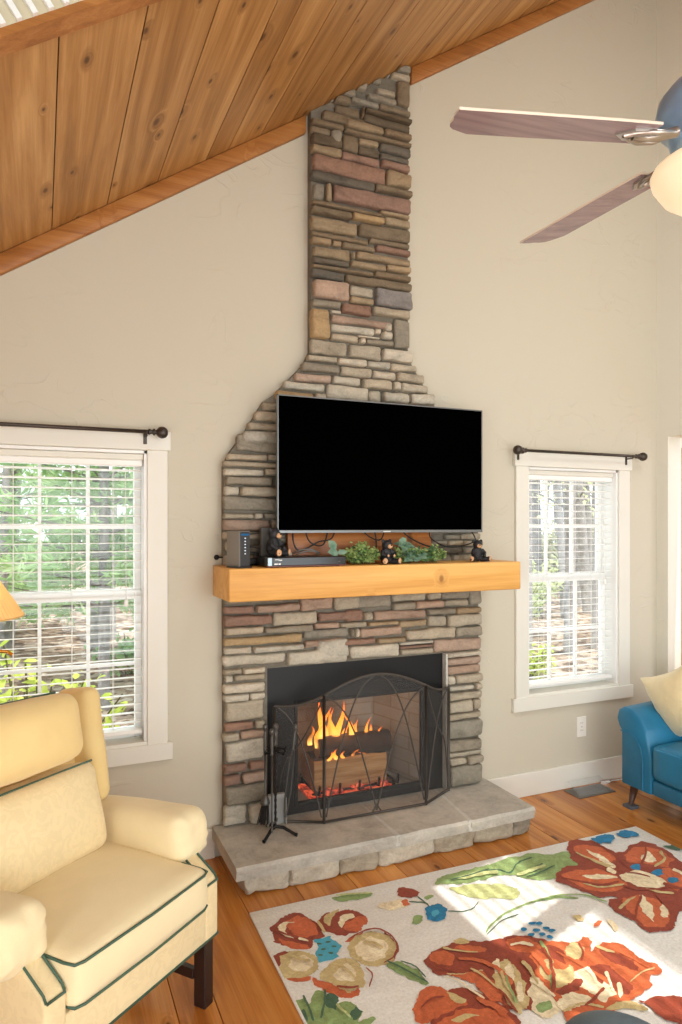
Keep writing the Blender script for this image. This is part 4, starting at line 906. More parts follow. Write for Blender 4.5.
# ------------------------------------------------------------------ devices on the mantel
m_modem = simple('modem_grey', (124, 118, 110), .45)
m_modemf = simple('modem_face', (44, 44, 48), .3)
m_led = NT('led'); m_led = m_led.fin(m_led.n('ShaderNodeEmission', i_Color=(.85, .92, 1, 1), i_Strength=1.1).outputs[0])
m_ledb = NT('ledb'); m_ledb = m_ledb.fin(m_ledb.n('ShaderNodeEmission', i_Color=(.03, .14, .30, 1), i_Strength=1.0).outputs[0])
md = thing('modem', 'grey upright internet modem with a column of white lights on the mantel end', 'modem', (.800, -.225, MT), R(17))
MB().box(-.028, .028, -.045, .060, .006, .162, .004, 2).build('case', m_modem, md)
f_ = MB().box(-.025, .025, -.048, -.044, .008, .158, .002).build('front_panel', m_modemf, md)
for k in range(6):
    MB().box(-.0032, .0032, -.0495, -.0475, .128 - k * .0135, .1325 - k * .0135).build('status_light', m_led, f_)
MB().box(-.021, .021, -.0495, -.0475, .142, .150, .001).build('blue_light_bar', m_ledb, f_)
MB().box(-.036, .036, -.05, .05, 0, .007, .002).build('foot', m_modemf, md)

rt = thing('streaming_hub', 'slim dark grey upright box behind the seated bear on the cable box', 'device', (.955, -.135, MT), R(6))
MB().box(-.033, .033, -.014, .014, 0, .176, .004, 2).build('case', simple('hub_grey', (72, 70, 66), .5), rt)
MB().box(.006, .026, -.0155, -.0135, .164, .168).build('marking', m_steel, rt)

dv = thing('cable_box', 'flat black cable box with a silver left end on the mantel', 'cable box', (1.096, -.196, MT))
MB().box(-.188, .188, -.100, .085, .006, .046, .004, 2).build('case', simple('box_black', (30, 30, 32), .3), dv)
MB().box(-.166, .186, -.1035, -.099, .008, .044, .002).build('front_panel', simple('gloss_black', (22, 21, 23), .15), dv)
MB().box(-.19, -.166, -.1045, -.06, .006, .046, .003).build('silver_end', simple('brushed_silver', (140, 150, 156), .3, .8), dv)
MB().box(-.186, .188, -.104, -.098, .0035, .0075).build('red_edge', simple('dull_red', (104, 44, 42), .4), dv)
mb = MB()
mb.box(-.158, -.142, -.1042, -.1030, .0130, .0185); mb.box(-.139, -.128, -.1042, -.1030, .0130, .0185)
mb.box(-.156, -.134, -.1042, -.1030, .0335, .0365); mb.box(-.138, -.122, -.1042, -.1030, .0310, .0345)
mb.build('white_marks', m_white, dv)
mb = MB().tube([(.152, -.1036, .022), (.152, -.1045, .022)], .004, 8)
mb.build('indicator', m_steel, dv)
for (xx, yy) in ((-.16, -.07), (.16, -.07), (-.16, .06), (.16, .06)):
    MB().lathe([(.008, 0), (.008, .006)], 8, M=Matrix.Translation((xx, yy, 0))).build('foot', m_black, dv)
d2 = thing('media_player', 'low black box beside the modem, behind the cable box', 'device', (.888, -.085, MT))
MB().box(-.085, .075, -.045, .05, .003, .034, .004, 2).build('case', m_black, d2)
for (xx, yy) in ((-.06, -.03), (.06, -.03), (-.06, .03), (.06, .03)): MB().lathe([(.006, 0), (.006, .004)], 8, M=Matrix.Translation((xx, yy, 0))).build('foot', m_black, d2)
o = MB().box(-.035, .035, -.009, .009, 0, .014, .003, 2).build('remote_control', simple('remote_grey', (176, 176, 172), .4))
o.location = (1.035, -.155, MT + .0465); o.rotation_euler = (0, 0, R(4))
tag(o, 'small pale grey remote lying on top of the cable box', 'remote')

# black ball on a stem at the left end of the chimney breast
hk = thing('wall_hook', 'black ball headed hook beside the left end of the mantel', 'hook', (.752, -.045, 1.401))
MB().tube([(.03, 0, -.002), (-.002, 0, 0)], .0035, 8).build('stem', m_iron, hk)
MB().ball((-.010, 0, 0), .0125, 14, 10).build('ball', m_iron, hk)

# cables hanging between television and devices
m_cable = simple('black_cable', (24, 23, 23), .5)
m_cableg = simple('grey_cable', (120, 118, 114), .5)
def cable(pts, label, r=.0036, m=None, name='cable'):
    # smooth through the points
    P = [Vector(p) for p in pts]
    out = []
    for i in range(len(P) - 1):
        p0 = P[max(i - 1, 0)]; p1 = P[i]; p2 = P[i + 1]; p3 = P[min(i + 2, len(P) - 1)]
        for k in range(8):
            t_ = k / 8
            out.append(.5 * ((2 * p1) + (p2 - p0) * t_ + (2 * p0 - 5 * p1 + 4 * p2 - p3) * t_ ** 2 + (3 * p1 - p0 - 3 * p2 + p3) * t_ ** 3))
    out.append(P[-1])
    o = MB().tube(out, r, 6).build(name, m or m_cable)
    tag(o, label, 'cable', 'cables behind the mantel things')
Yc = -.165
cable([(1.86, -.138, 1.60), (1.80, Yc - .01, 1.50), (1.90, -.14, 1.445), (2.00, -.14, 1.438), (2.10, -.14, 1.47), (2.06, -.135, 1.54)], 'black cable looping over the stones right of the plaque')
cable([(1.62, -.145, 1.60), (1.66, Yc, 1.51), (1.76, Yc, 1.455), (1.84, Yc, 1.435)], 'black cable hanging in front of the plaque above the right greenery')
cable([(1.13, -.145, 1.60), (1.14, Yc, 1.50), (1.17, Yc - .01, 1.46), (1.23, Yc, 1.465), (1.27, -.145, 1.60)], 'black cable looped in front of the plaque above the cable box')
cable([(1.08, -.145, 1.56), (1.075, Yc, 1.47), (1.11, Yc, 1.43), (1.20, Yc, 1.47), (1.27, Yc, 1.49), (1.31, -.145, 1.59)], 'black cable curling round the left end of the plaque')
cable([(1.48, -.145, 1.59), (1.50, Yc, 1.50), (1.505, Yc, 1.44)], 'black cable dropping behind the middle bear')
cable([(1.40, -.145, 1.59), (1.45, Yc, 1.505), (1.53, Yc, 1.48), (1.57, -.145, 1.58)], 'black cable sagging under the middle of the television')
cable([(.83, -.12, 1.508), (.87, -.125, 1.508), (.95, -.125, 1.516)], 'thin black cable from the modem top to the slim box')
cable([(.84, -.13, 1.435), (.88, -.13, 1.45), (.93, -.13, 1.44), (.97, -.13, 1.445), (1.04, -.14, 1.45)], 'black cable behind the seated bear on the cable box')
cable([(.83, -.13, 1.40), (.86, -.135, 1.425), (.91, -.13, 1.42), (.89, -.13, 1.40)], 'small loop of black cable beside the modem')
cable([(1.075, -.14, MT + .05), (1.10, -.17, 1.43), (1.15, -.18, 1.437), (1.20, -.17, 1.42), (1.21, -.13, MT + .05)], 'grey cable coiled on top of the cable box', .003, m_cableg)
cable([(1.09, -.17, MT + .05), (1.11, -.19, 1.425), (1.16, -.20, 1.428), (1.19, -.19, MT + .05)], 'second grey cable coiled on top of the cable box', .003, m_cableg)

# ------------------------------------------------------------------ bear figurines
m_bear = simple('bear_black', (26, 27, 32), .55, var=.3, vs=40, bump=.4, bs=220)
m_tan = simple('bear_tan', (206, 160, 118), .6)
m_nose = simple('bear_nose', (16, 14, 14), .3)
def bear(label, loc, rz, s=1.0, turn=0.0, spread=24, reach=0.0):
    root = thing('bear_figurine', label, 'figurine', loc, rz, group='black bear figurines on the mantel')
    # sits facing -Y, base at z=0, about 0.115 tall
    j = MB()
    j.ball((0, .004, .036), (.030, .027, .037))
    j.ball((0, .002, .058), (.024, .021, .022))
    HM = Matrix.Translation((0, -.003, .087)) @ Matrix.Rotation(turn, 4, 'Z')
    j.ball((0, 0, 0), (.025, .024, .0235), M=HM)
    for sx_ in (-1, 1):
        j.ball((sx_ * .020, .004, .0185), (.0095, .006, .0095), M=HM)
        a = R(spread)
        hip = Vector((sx_ * .017, -.004, .015)); ft = hip + Vector((sx_ * math.sin(a) * .044, -math.cos(a) * .044, -.002))
        j.tube([hip, hip.lerp(ft, .5), ft], [.0155, .0140, .0115], 10)
        j.ball(ft + Vector((0, 0, .002)), (.0130, .0115, .0140))
        sh = Vector((sx_ * .022, -.004, .062)); el = Vector((sx_ * .034, -.016, .044)); ha = Vector((sx_ * (.024 - reach), -.032, .032 + reach))
        j.tube([sh, el, ha], [.0105, .0100, .0080], 8); j.ball(ha, .0095)
    j.ball((0, -.016, -.006), (.0125, .012, .010), M=HM)
    b = j.build('body', m_bear, root)
    md_ = b.modifiers.new('r', 'REMESH'); md_.mode = 'VOXEL'; md_.voxel_size = .0024; md_.use_smooth_shade = True
    sm_ = b.modifiers.new('s', 'SMOOTH'); sm_.iterations = 4; sm_.factor = .5
    dg = bpy.context.evaluated_depsgraph_get()
    me = bpy.data.meshes.new_from_object(b.evaluated_get(dg))
    b.modifiers.clear(); b.data = me
    me.materials.clear(); me.materials.append(m_bear)
    MB().ball((0, -.0225, -.0060), (.0128, .0098, .0102), M=HM).build('muzzle', m_tan, root)
    MB().ball((0, -.0318, -.001), (.0042, .003, .0032), 8, 6, M=HM).build('nose', m_nose, root)
    for sx_ in (-1, 1):
        MB().ball((sx_ * .0095, -.0205, .006), (.0022, .0018, .0022), 8, 6, M=HM).build('eye', m_nose, root)
        a = R(spread)
        hip = Vector((sx_ * .017, -.004, .015)); ft = hip + Vector((sx_ * math.sin(a) * .0505, -math.cos(a) * .0505, -.001))
        MB().ball((0, 0, 0), (.0118, .0048, .0132), 12, 8, M=Matrix.Translation(ft + Vector((0, 0, .003))) @ Matrix.Rotation(sx_ * a, 4, 'Z')).build('foot_pad', m_tan, root)
        ha = Vector((sx_ * (.024 - reach), -.040, .032 + reach))
        if reach: MB().ball(ha, (.0058, .004, .0058), 8, 6).build('paw_pad', m_tan, root)
    root.scale = (s, s, s)
    return root
bear('black bear figurine seated on the cable box beside the modem', (.958, -.226, MT + .046), R(36), 1.16, 0, 20)
bear('black bear figurine seated at the mantel edge among the greenery', (1.520, -.245, MT), R(6), 1.06, R(6), 26, .008)
bear('black bear figurine seated alone near the right end of the mantel', (2.055, -.225, MT), R(-8), 1.0, R(-4), 44)

# ------------------------------------------------------------------ artificial greenery
m_lf1 = leafy('boxwood_leaf', [(104, 142, 80), (160, 186, 112), (204, 216, 156)], vs=40)
m_lf2 = leafy('eucalyptus_leaf', [(96, 138, 116), (136, 172, 148), (166, 196, 172)], vs=30)
m_lf3 = leafy('dark_leaf', [(60, 100, 66), (92, 130, 88), (126, 160, 112)], vs=40)
m_twig = simple('twig', (96, 92, 58), .7)
def leaf(mb, p, d, up, L, Wd, mi=0, curl=.25):
    d = Vector(d).normalized(); s = d.cross(Vector(up)); s = s.normalized() if s.length > 1e-4 else d.orthogonal().normalized(); n = s.cross(d)
    p = Vector(p)
    V = [p, p + d * L * .3 + s * Wd * .42 + n * curl * Wd * .3, p + d * L * .68 + s * Wd * .42 + n * curl * Wd * .3, p + d * L - n * curl * L * .25, p + d * L * .68 - s * Wd * .42 + n * curl * Wd * .3, p + d * L * .3 - s * Wd * .42 + n * curl * Wd * .3, p + d * L * .35, p + d * L * .68]
    mb.add(V, [[0, 1, 6], [1, 2, 7, 6], [2, 3, 7], [0, 6, 5], [6, 7, 4, 5], [7, 3, 4]], mi, None, True)
def spray(name, label, x0, x1, h, seed, kinds, z0=MT, nst=16, y=-.225, dy=.035, group='faux greenery on the mantel'):
    rg_ = random.Random(seed)
    root = thing(name, label, 'greenery', ((x0 + x1) / 2, y, z0), group=group)
    st = MB(); lv = {k: MB() for k in kinds}
    w = (x1 - x0) / 2
    for i in range(nst):
        u = rg_.uniform(-1, 1)
        hh = h * (1 - .45 * u * u) * rg_.uniform(.55, 1.0)
        tip = Vector((u * w * .92, rg_.uniform(-1, 1) * dy, hh))
        base = Vector((u * w * .4, rg_.uniform(-.3, .3) * dy, .004))
        mid = (base + tip) / 2 + Vector((0, -.006, .006))
        st.tube([base, mid, tip], .0012, 5)
        k = rg_.choices(list(kinds), [kinds[q][0] for q in kinds])[0]
        _, L, Wd, n = kinds[k]
        for q in range(n):
            t_ = .15 + .85 * (q + 1) / n
            p = base.lerp(tip, t_) + Vector((rg_.gauss(0, .007), rg_.gauss(0, .006), rg_.gauss(0, .006)))
            a = rg_.uniform(0, 2 * PI)
            d = Vector((math.cos(a), math.sin(a) - .35, rg_.uniform(-.25, .8)))
            p.z = max(p.z, .01)
            if p.z < .02: d.z = abs(d.z)
            leaf(lv[k], p, d, (rg_.uniform(-.4, .4), -.8, .6), L * rg_.uniform(.75, 1.2), Wd * rg_.uniform(.8, 1.15))
    st.build('stems', m_twig, root)
    for k in kinds:
        if lv[k].v: lv[k].build({'b': 'boxwood_leaves', 'e': 'eucalyptus_leaves', 'd': 'dark_leaves'}[k], {'b': m_lf1, 'e': m_lf2, 'd': m_lf3}[k], root)
    return root
spray('faux_boxwood_spray', 'bushy yellow green faux boxwood between the cable box and the middle bear', 1.285, 1.50, .112, 5, {'b': (7, .015, .013, 26), 'd': (2, .02, .014, 14)}, nst=52)
spray('faux_eucalyptus_spray', 'broad leaved blue green faux eucalyptus just right of the middle bear', 1.555, 1.70, .105, 8, {'e': (6, .05, .032, 6), 'b': (4, .015, .013, 22)}, nst=28)
spray('faux_boxwood_spray', 'trailing dark green faux boxwood at the right end of the greenery', 1.655, 1.875, .088, 9, {'d': (3, .024, .016, 16), 'b': (6, .015, .012, 20)}, nst=40)
pl = thing('faux_leaf_cluster', 'pair of large pale blue green leaves resting on the cable box end', 'greenery', (1.235, -.245, MT + .046), group='faux greenery on the mantel')
mb = MB(); mb.tube([(.03, 0, .004), (.01, -.004, .03), (0, -.004, .05)], .0014, 5); mb.build('stem', m_twig, pl)
mb = MB(); leaf(mb, (.018, -.008, .026), (-.75, -.2, .8), (0, -1, .2), .062, .046); leaf(mb, (.03, -.012, .012), (-1, -.25, .12), (0, -.9, .5), .062, .048); leaf(mb, (.02, -.01, .012), (.7, -.3, .1), (0, -1, .5), .05, .03)
mb.build('leaves', m_lf2, pl)
# ------------------------------------------------------------------ grate, logs, fire
m_bark = simple('charred_bark', (62, 44, 34), .9, var=.45, vs=30, bump=.8, bs=40)
m_split = wood('split_log', (150, 104, 64), (184, 138, 92), (206, 164, 116), 'X', .8, (3, 5), (90, 56, 32), False, 40, .4, .1, .4)
m_logend = simple('log_end', (176, 130, 86), .8, var=.2, vs=50)
gr = thing('fire_grate', 'black iron log grate standing in the firebox', 'grate', (1.485, .13, .178))
mb = MB()
for x in (-.22, -.11, 0, .11, .22):
    mb.tube([(x, -.15, .075), (x, -.145, .03), (x, -.13, .028), (x, .10, .028), (x, .12, .05)], .007, 8)
mb.tube([(-.24, -.10, .021), (.24, -.10, .021)], .006, 8); mb.tube([(-.24, .08, .021), (.24, .08, .021)], .006, 8)
mb.build('bars', m_iron, gr)
for sx in (-.22, .22):
    for y in (-.10, .08):
        MB().tube([(sx, y, .02), (sx, y, 0)], .008, 8).build('leg', m_iron, gr)
gr.children[0]['label'] = 'row of bent iron bars'

def log(name, label, c, L, r, rz, rx=0, split=False, seed=1, mats=None):
    root_mb = MB()
    n, m = 18, 12
    V = []; F = []; 
    for i in range(m + 1):
        x = -L / 2 + L * i / m
        for k in range(n):
            a = 2 * PI * k / n
            rr_ = r * (1 + .10 * noise.noise(Vector((x * 6 + seed, math.cos(a) * 2, math.sin(a) * 2))) + .05 * noise.noise(Vector((x * 20, math.cos(a) * 6 + seed, math.sin(a) * 6))))
            y, z = rr_ * math.cos(a), rr_ * math.sin(a)
            if split and y < -.25 * r: y = -.25 * r + .1 * (y + .25 * r)
            V.append((x, y, z))
    for i in range(m):
        for k in range(n):
            F.append([i * n + k, i * n + (k + 1) % n, (i + 1) * n + (k + 1) % n, (i + 1) * n + k])
    root_mb.add(V, F, 0, None, True)
    if split:
        for q in range(len(root_mb.f)):
            k = q % n
            a = 2 * PI * (k + .5) / n
            if math.cos(a) < -.25: root_mb.mi[q] = 1
    root_mb.add([V[k] for k in range(n)], [list(range(n))[::-1]], 2)
    root_mb.add([V[m * n + k] for k in range(n)], [list(range(n))], 2)
    o = root_mb.build(name, [m_bark, m_split, m_logend])
    o.location = c; o.rotation_euler = (R(rx), 0, R(rz))
    tag(o, label, 'log', 'logs burning on the grate')
log('split_log', 'pale split log facing forward, low on the grate', (1.455, .045, .285), .40, .080, -2, 0, True, 3)
log('charred_log', 'dark charred log at the back of the grate', (1.49, .19, .285), .44, .078, 3, 0, False, 9)
log('charred_log', 'burning round log lying on top of the others', (1.50, .100, .400), .40, .058, -5, 0, False, 15)

t = NT('flame')
at = t.n('ShaderNodeAttribute', attribute_name='col').outputs['Color']
em = t.n('ShaderNodeEmission', i_Color=at, i_Strength=3.2).outputs[0]
tr = t.n('ShaderNodeBsdfTransparent').outputs[0]
nz = t.ramp(t.noise(t.coord((14, 14, 5)), 1, 3, .6, .8), [(.35, (.1, .1, .1)), (.58, (.8, .8, .8))])
m_flame = t.fin(t.n('ShaderNodeMixShader', i_0=nz, i_1=tr, i_2=em).outputs[0])
rgf = random.Random(21)
mb = MB()
def tongue(x, y, z0, h, w, seed):
    N = 14; n = 8
    lean = rgf.uniform(-.05, .05); ph = rgf.uniform(0, 6)
    ring = []
    for i in range(N + 1):
        t_ = i / N
        cx_ = x + lean * t_ * t_ + .018 * math.sin(ph + t_ * 5) * t_
        cy_ = y + .012 * math.sin(ph * 2 + t_ * 4) * t_
        rr_ = w * (math.sin(PI * min(1, .28 + t_ * .72)) ** .9) * (1 - t_ * .55)
        if i == N: rr_ = .0005
        ring.append([(cx_ + rr_ * math.cos(a), cy_ + .5 * rr_ * math.sin(a), z0 + h * t_) for a in [2 * PI * k / n for k in range(n)]])
    for i in range(N):
        t_ = i / N
        c0 = Vector((1.0, .52, .12)); c1 = Vector((1.0, .30, .03)); c2 = Vector((.9, .10, .008))
        c = c0.lerp(c1, t_ / .45) if t_ < .45 else c1.lerp(c2, (t_ - .45) / .55)
        V = ring[i] + ring[i + 1]
        mb.add(V, [[k, (k + 1) % n, n + (k + 1) % n, n + k] for k in range(n)], 0, tuple(c), True)
for (x, h, w) in ((1.30, .12, .020), (1.325, .20, .024), (1.355, .26, .028), (1.375, .21, .020), (1.40, .25, .026), (1.425, .17, .018), (1.455, .13, .024), (1.49, .16, .020), (1.53, .12, .022), (1.57, .15, .016), (1.60, .09, .018), (1.275, .10, .016), (1.64, .08, .014)):
    tongue(x, .11 + rgf.uniform(-.03, .05), .40 + rgf.uniform(-.02, .02), h, w, 0)
for (x, h, w) in ((1.33, .05, .014), (1.38, .06, .016), (1.42, .045, .014), (1.47, .05, .014), (1.55, .04, .012)):
    tongue(x, .035, .345, h, w, 0)
fl = mb.build('flames', m_flame)
tag(fl, 'yellow and orange flames rising from the burning logs', 'fire', kind='stuff')
t = NT('ember')
n1 = t.noise(t.coord(), 34, 4, .7)
ec = t.ramp(n1, [(.40, (.01, .005, .004)), (.52, (.75, .05, .015)), (.66, (1, .30, .10))])
m_ember = t.fin(t.n('ShaderNodeAddShader', i_0=t.bsdf((.05, .04, .04), .95), i_1=t.n('ShaderNodeEmission', i_Color=ec, i_Strength=1.1).outputs[0]).outputs[0])
mb = MB()
for i in range(70):
    r_ = rgf.uniform(.008, .02)
    mb.ball((rgf.uniform(1.29, 1.66), rgf.uniform(.0, .2), .190 + rgf.uniform(0, .03)), (r_ * 1.3, r_, r_), 7, 5)
mb.box(1.23, 1.68, -.01, .21, .179, .192)
tag(mb.build('glowing_embers', m_ember), 'bed of glowing red embers under the grate', 'embers', kind='stuff')
m_ash = simple('grey_ash', (150, 140, 128), .95, var=.2, vs=25, bump=.6, bs=60)
mb = MB()
for i in range(26):
    r_ = rgf.uniform(.02, .05)
    mb.ball((rgf.uniform(1.2, 1.75), rgf.uniform(-.01, .26), .172), (r_ * 1.6, r_, r_ * .35), 9, 5)
tag(mb.build('ash', m_ash), 'pale ash spread on the firebox floor', 'ash', kind='stuff')

# ------------------------------------------------------------------ folding fire screen
HZ = .152
m_scri = simple('screen_iron', (78, 73, 68), .5, .5)
fs = thing('fire_screen', 'three panel black folding fire screen with gothic arches on the hearth', 'fire screen', (1.49, -.20, HZ))
t = NT('screen_mesh')
tp_ = t.n('ShaderNodeBsdfTransparent').outputs[0]
df_ = t.bsdf((.085, .082, .078), .6)
m_mesh = t.fin(t.n('ShaderNodeMixShader', i_0=.27, i_1=tp_, i_2=df_).outputs[0])
A = [Vector((1.006, -.095, 0)), Vector((1.213, -.203, 0)), Vector((1.760, -.209, 0)), Vector((1.965, -.095, 0))]
A = [a - Vector((1.49, -.20, 0)) for a in A]
HT = [.545, .600, .598, .545]
def panel(p, q, hp, hq, mid, arcs, sag):
    """posts p,q with heights; top line passes 'mid' extra height"""
    P = lambda u, z: (p[0] + (q[0] - p[0]) * u, p[1] + (q[1] - p[1]) * u, z)
    root = None
    def top(u):
        base = hp + (hq - hp) * u
        return base + mid * math.sin(PI * u) if not sag else base - sag * math.sin(PI * min(1, u)) 
    N = 18
    fr_ = MB()
    fr_.tube([P(i / N, top(i / N)) for i in range(N + 1)], .0065, 8)
    fr_.tube([P(0, .008), P(1, .008)], .0065, 8)
    fr_.tube([P(0, .002), P(0, hp)], .0075, 8); fr_.tube([P(1, .002), P(1, hq)], .0075, 8)
    root = fr_.build('panel_frame', m_scri, fs)
    ar = MB()
    for (u0, z0, u1, z1, bow) in arcs:
        pts = []
        for i in range(15):
            t_ = i / 14
            u = u0 + (u1 - u0) * t_; z = z0 + (z1 - z0) * t_
            b_ = bow * math.sin(PI * t_)
            z = z + b_
            pts.append(P(min(.995, max(.005, u)), min(z, top(min(1, max(0, u))))))
        ar.tube(pts, .0038, 6)
    ar.build('arch_bars', m_scri, root)
    V = [P(i / N, .008) for i in range(N + 1)] + [P(i / N, top(i / N)) for i in range(N + 1)]
    MB().add(V, [[i, i + 1, N + 2 + i, N + 1 + i] for i in range(N)]).build('wire_mesh', m_mesh, root)
panel(A[1], A[2], HT[1], HT[2], .078, [(.5, .677, .02, .03, .17), (.5, .677, .98, .03, .17), (.50, .02, .015, .59, .14), (.50, .02, .985, .59, .14), (.46, .015, .50, .05, 0), (.54, .015, .50, .05, 0)], 0)
panel(A[0], A[1], HT[0], HT[1], 0, [(.02, HT[0], .95, .03, .12), (.97, .58, .25, .30, -.03), (.25, .30, .04, .06, .05)], .018)
panel(A[2], A[3], HT[2], HT[3], 0, [(.98, HT[3], .05, .03, .12), (.03, .58, .75, .30, -.03), (.75, .30, .96, .06, .05)], .018)

# ------------------------------------------------------------------ fireplace tools
m_pew = simple('pewter_iron', (88, 86, 83), .42, .6, bump=.2, bs=120)
TX, TY = .972, -.212
ts = thing('fireplace_tool_stand', 'black iron tool stand with three splayed feet on the hearth', 'tool stand', (TX, TY, HZ))
for (fx, fy) in ((-.076, -.066), (.082, -.062), (-.012, .086)):
    MB().tube([(0, 0, .034), (fx * .35, fy * .35, .034), (fx * .7, fy * .7, .018), (fx * .92, fy * .92, .0075), (fx, fy, .007)], [.008, .0078, .0072, .0075, .009], 8).build('leg', m_iron, ts)
mb = MB()
N = 60
pts = [(0, 0, .03 + .36 * i / N) for i in range(N + 1)]
mb.tube(pts, [.0058 + .0012 * math.sin(i * 1.3) for i in range(N + 1)], 6, twist=.35)
mb.tube([(0, 0, .38), (0, 0, .44)], .006, 8)
mb.build('twisted_shaft', m_iron, ts)
mb = MB()
mb.lathe([(.006, .40), (.010, .405), (.007, .415), (.0065, .43), (.011, .44), (.0115, .455), (.007, .465), (.010, .475), (.0125, .485), (.010, .495), (.005, .50), (0, .502)], 14)
mb.build('finial', m_pew, ts)
mb = MB()
mb.tube([(.046 * math.cos(a), .046 * math.sin(a), .375) for a in [2 * PI * k / 20 for k in range(20)]], .004, 6, closed=True)
for a in (0, 90, 180, 270):
    c_, s_ = math.cos(R(a + 20)), math.sin(R(a + 20))
    mb.tube([(.005 * c_, .005 * s_, .375), (.046 * c_, .046 * s_, .375)], .0035, 6)
    mb.tube([(.046 * c_, .046 * s_, .375), (.058 * c_, .058 * s_, .372), (.062 * c_, .062 * s_, .384)], .0035, 6)
mb.build('hanging_ring', m_iron, ts)
def tool(name, label, ox, oy, z0, lean=(0, 0)):
    root = thing(name, label, 'fireplace tool', (TX + ox, TY + oy, z0), group='fireplace tools on the stand')
    root.rotation_euler = (R(lean[0]), R(lean[1]), 0)
    return root
HAND = [(.0045, 0), (.008, .004), (.006, .012), (.0075, .03), (.0085, .06), (.006, .085), (.0055, .09), (.0105, .098), (.012, .107), (.0105, .116), (.004, .121), (0, .122)]
b_ = tool('hearth_brush', 'black hearth brush hanging at the left of the tool stand', -.052, -.010, HZ + .055)
MB().tube([(0, 0, .10), (0, 0, .36)], .0048, 8).build('shaft', m_pew, b_)
MB().lathe([(r_, z + .33) for r_, z in HAND], 12).build('handle', m_pew, b_)
MB().lathe([(.006, .135), (.012, .125), (.020, .108), (.023, .098), (.021, .092), (0, .09)][::-1], 14).build('ferrule', m_pew, b_)
mb = MB()
for i in range(90):
    a = rgf.uniform(0, 2 * PI); q = rgf.uniform(0, 1)
    p0 = (.017 * q * math.cos(a), .014 * q * math.sin(a), .096); p1 = (.034 * q * math.cos(a) - .012, .022 * q * math.sin(a), rgf.uniform(0.002, .018))
    mb.tube([p0, p1], .0016, 4)
mb.build('bristles', simple('bristle', (30, 26, 24), .8), b_)
p_ = tool('poker', 'black fire poker hanging at the front of the tool stand', -.030, -.040, HZ + .03)
MB().tube([(0, 0, .0), (0, 0, .36)], .0048, 8).build('shaft', m_pew, p_)
MB().tube([(0, 0, .05), (.008, -.004, .04), (.020, -.008, .05), (.024, -.01, .064)], [.0045, .0045, .004, .0015], 6).build('hook', m_pew, p_)
MB().lathe([(r_, z + .34) for r_, z in HAND], 12).build('handle', m_pew, p_)
s_ = tool('ash_shovel', 'grey ash shovel hanging behind the tool stand', .018, .050, HZ + .02)
MB().tube([(0, 0, .14), (0, 0, .36)], .0048, 8).build('shaft', m_pew, s_)
MB().lathe([(r_, z + .345) for r_, z in HAND], 12).build('handle', m_pew, s_)
mb = MB()
mb.prism([(-.042, .0), (.042, .0), (.042, .125), (.030, .142), (-.030, .142), (-.042, .125)], -.0015, .0015, 'Y')
mb.box(-.0445, -.0405, -.024, .0015, .0, .126, .001); mb.box(.0405, .0445, -.024, .0015, .0, .126, .001); mb.box(-.040, .040, -.024, .0015, .126, .145, .002)
mb.build('pan', simple('pale_steel', (158, 158, 155), .5, .3), s_)
g_ = tool('fire_tongs', 'black fire tongs leaning at the right of the tool stand', .044, -.006, HZ + .07, (0, 7))
mb = MB()
for sx in (-1, 1):
    mb.tube([(sx * .003, 0, .31), (sx * .010, 0, .26), (sx * .012, 0, .12), (sx * .006, 0, .03), (sx * .002, 0, .0)], .0038, 6)
mb.build('arms', m_pew, g_)
MB().lathe([(r_, z + .30) for r_, z in HAND], 12).build('handle', m_pew, g_)

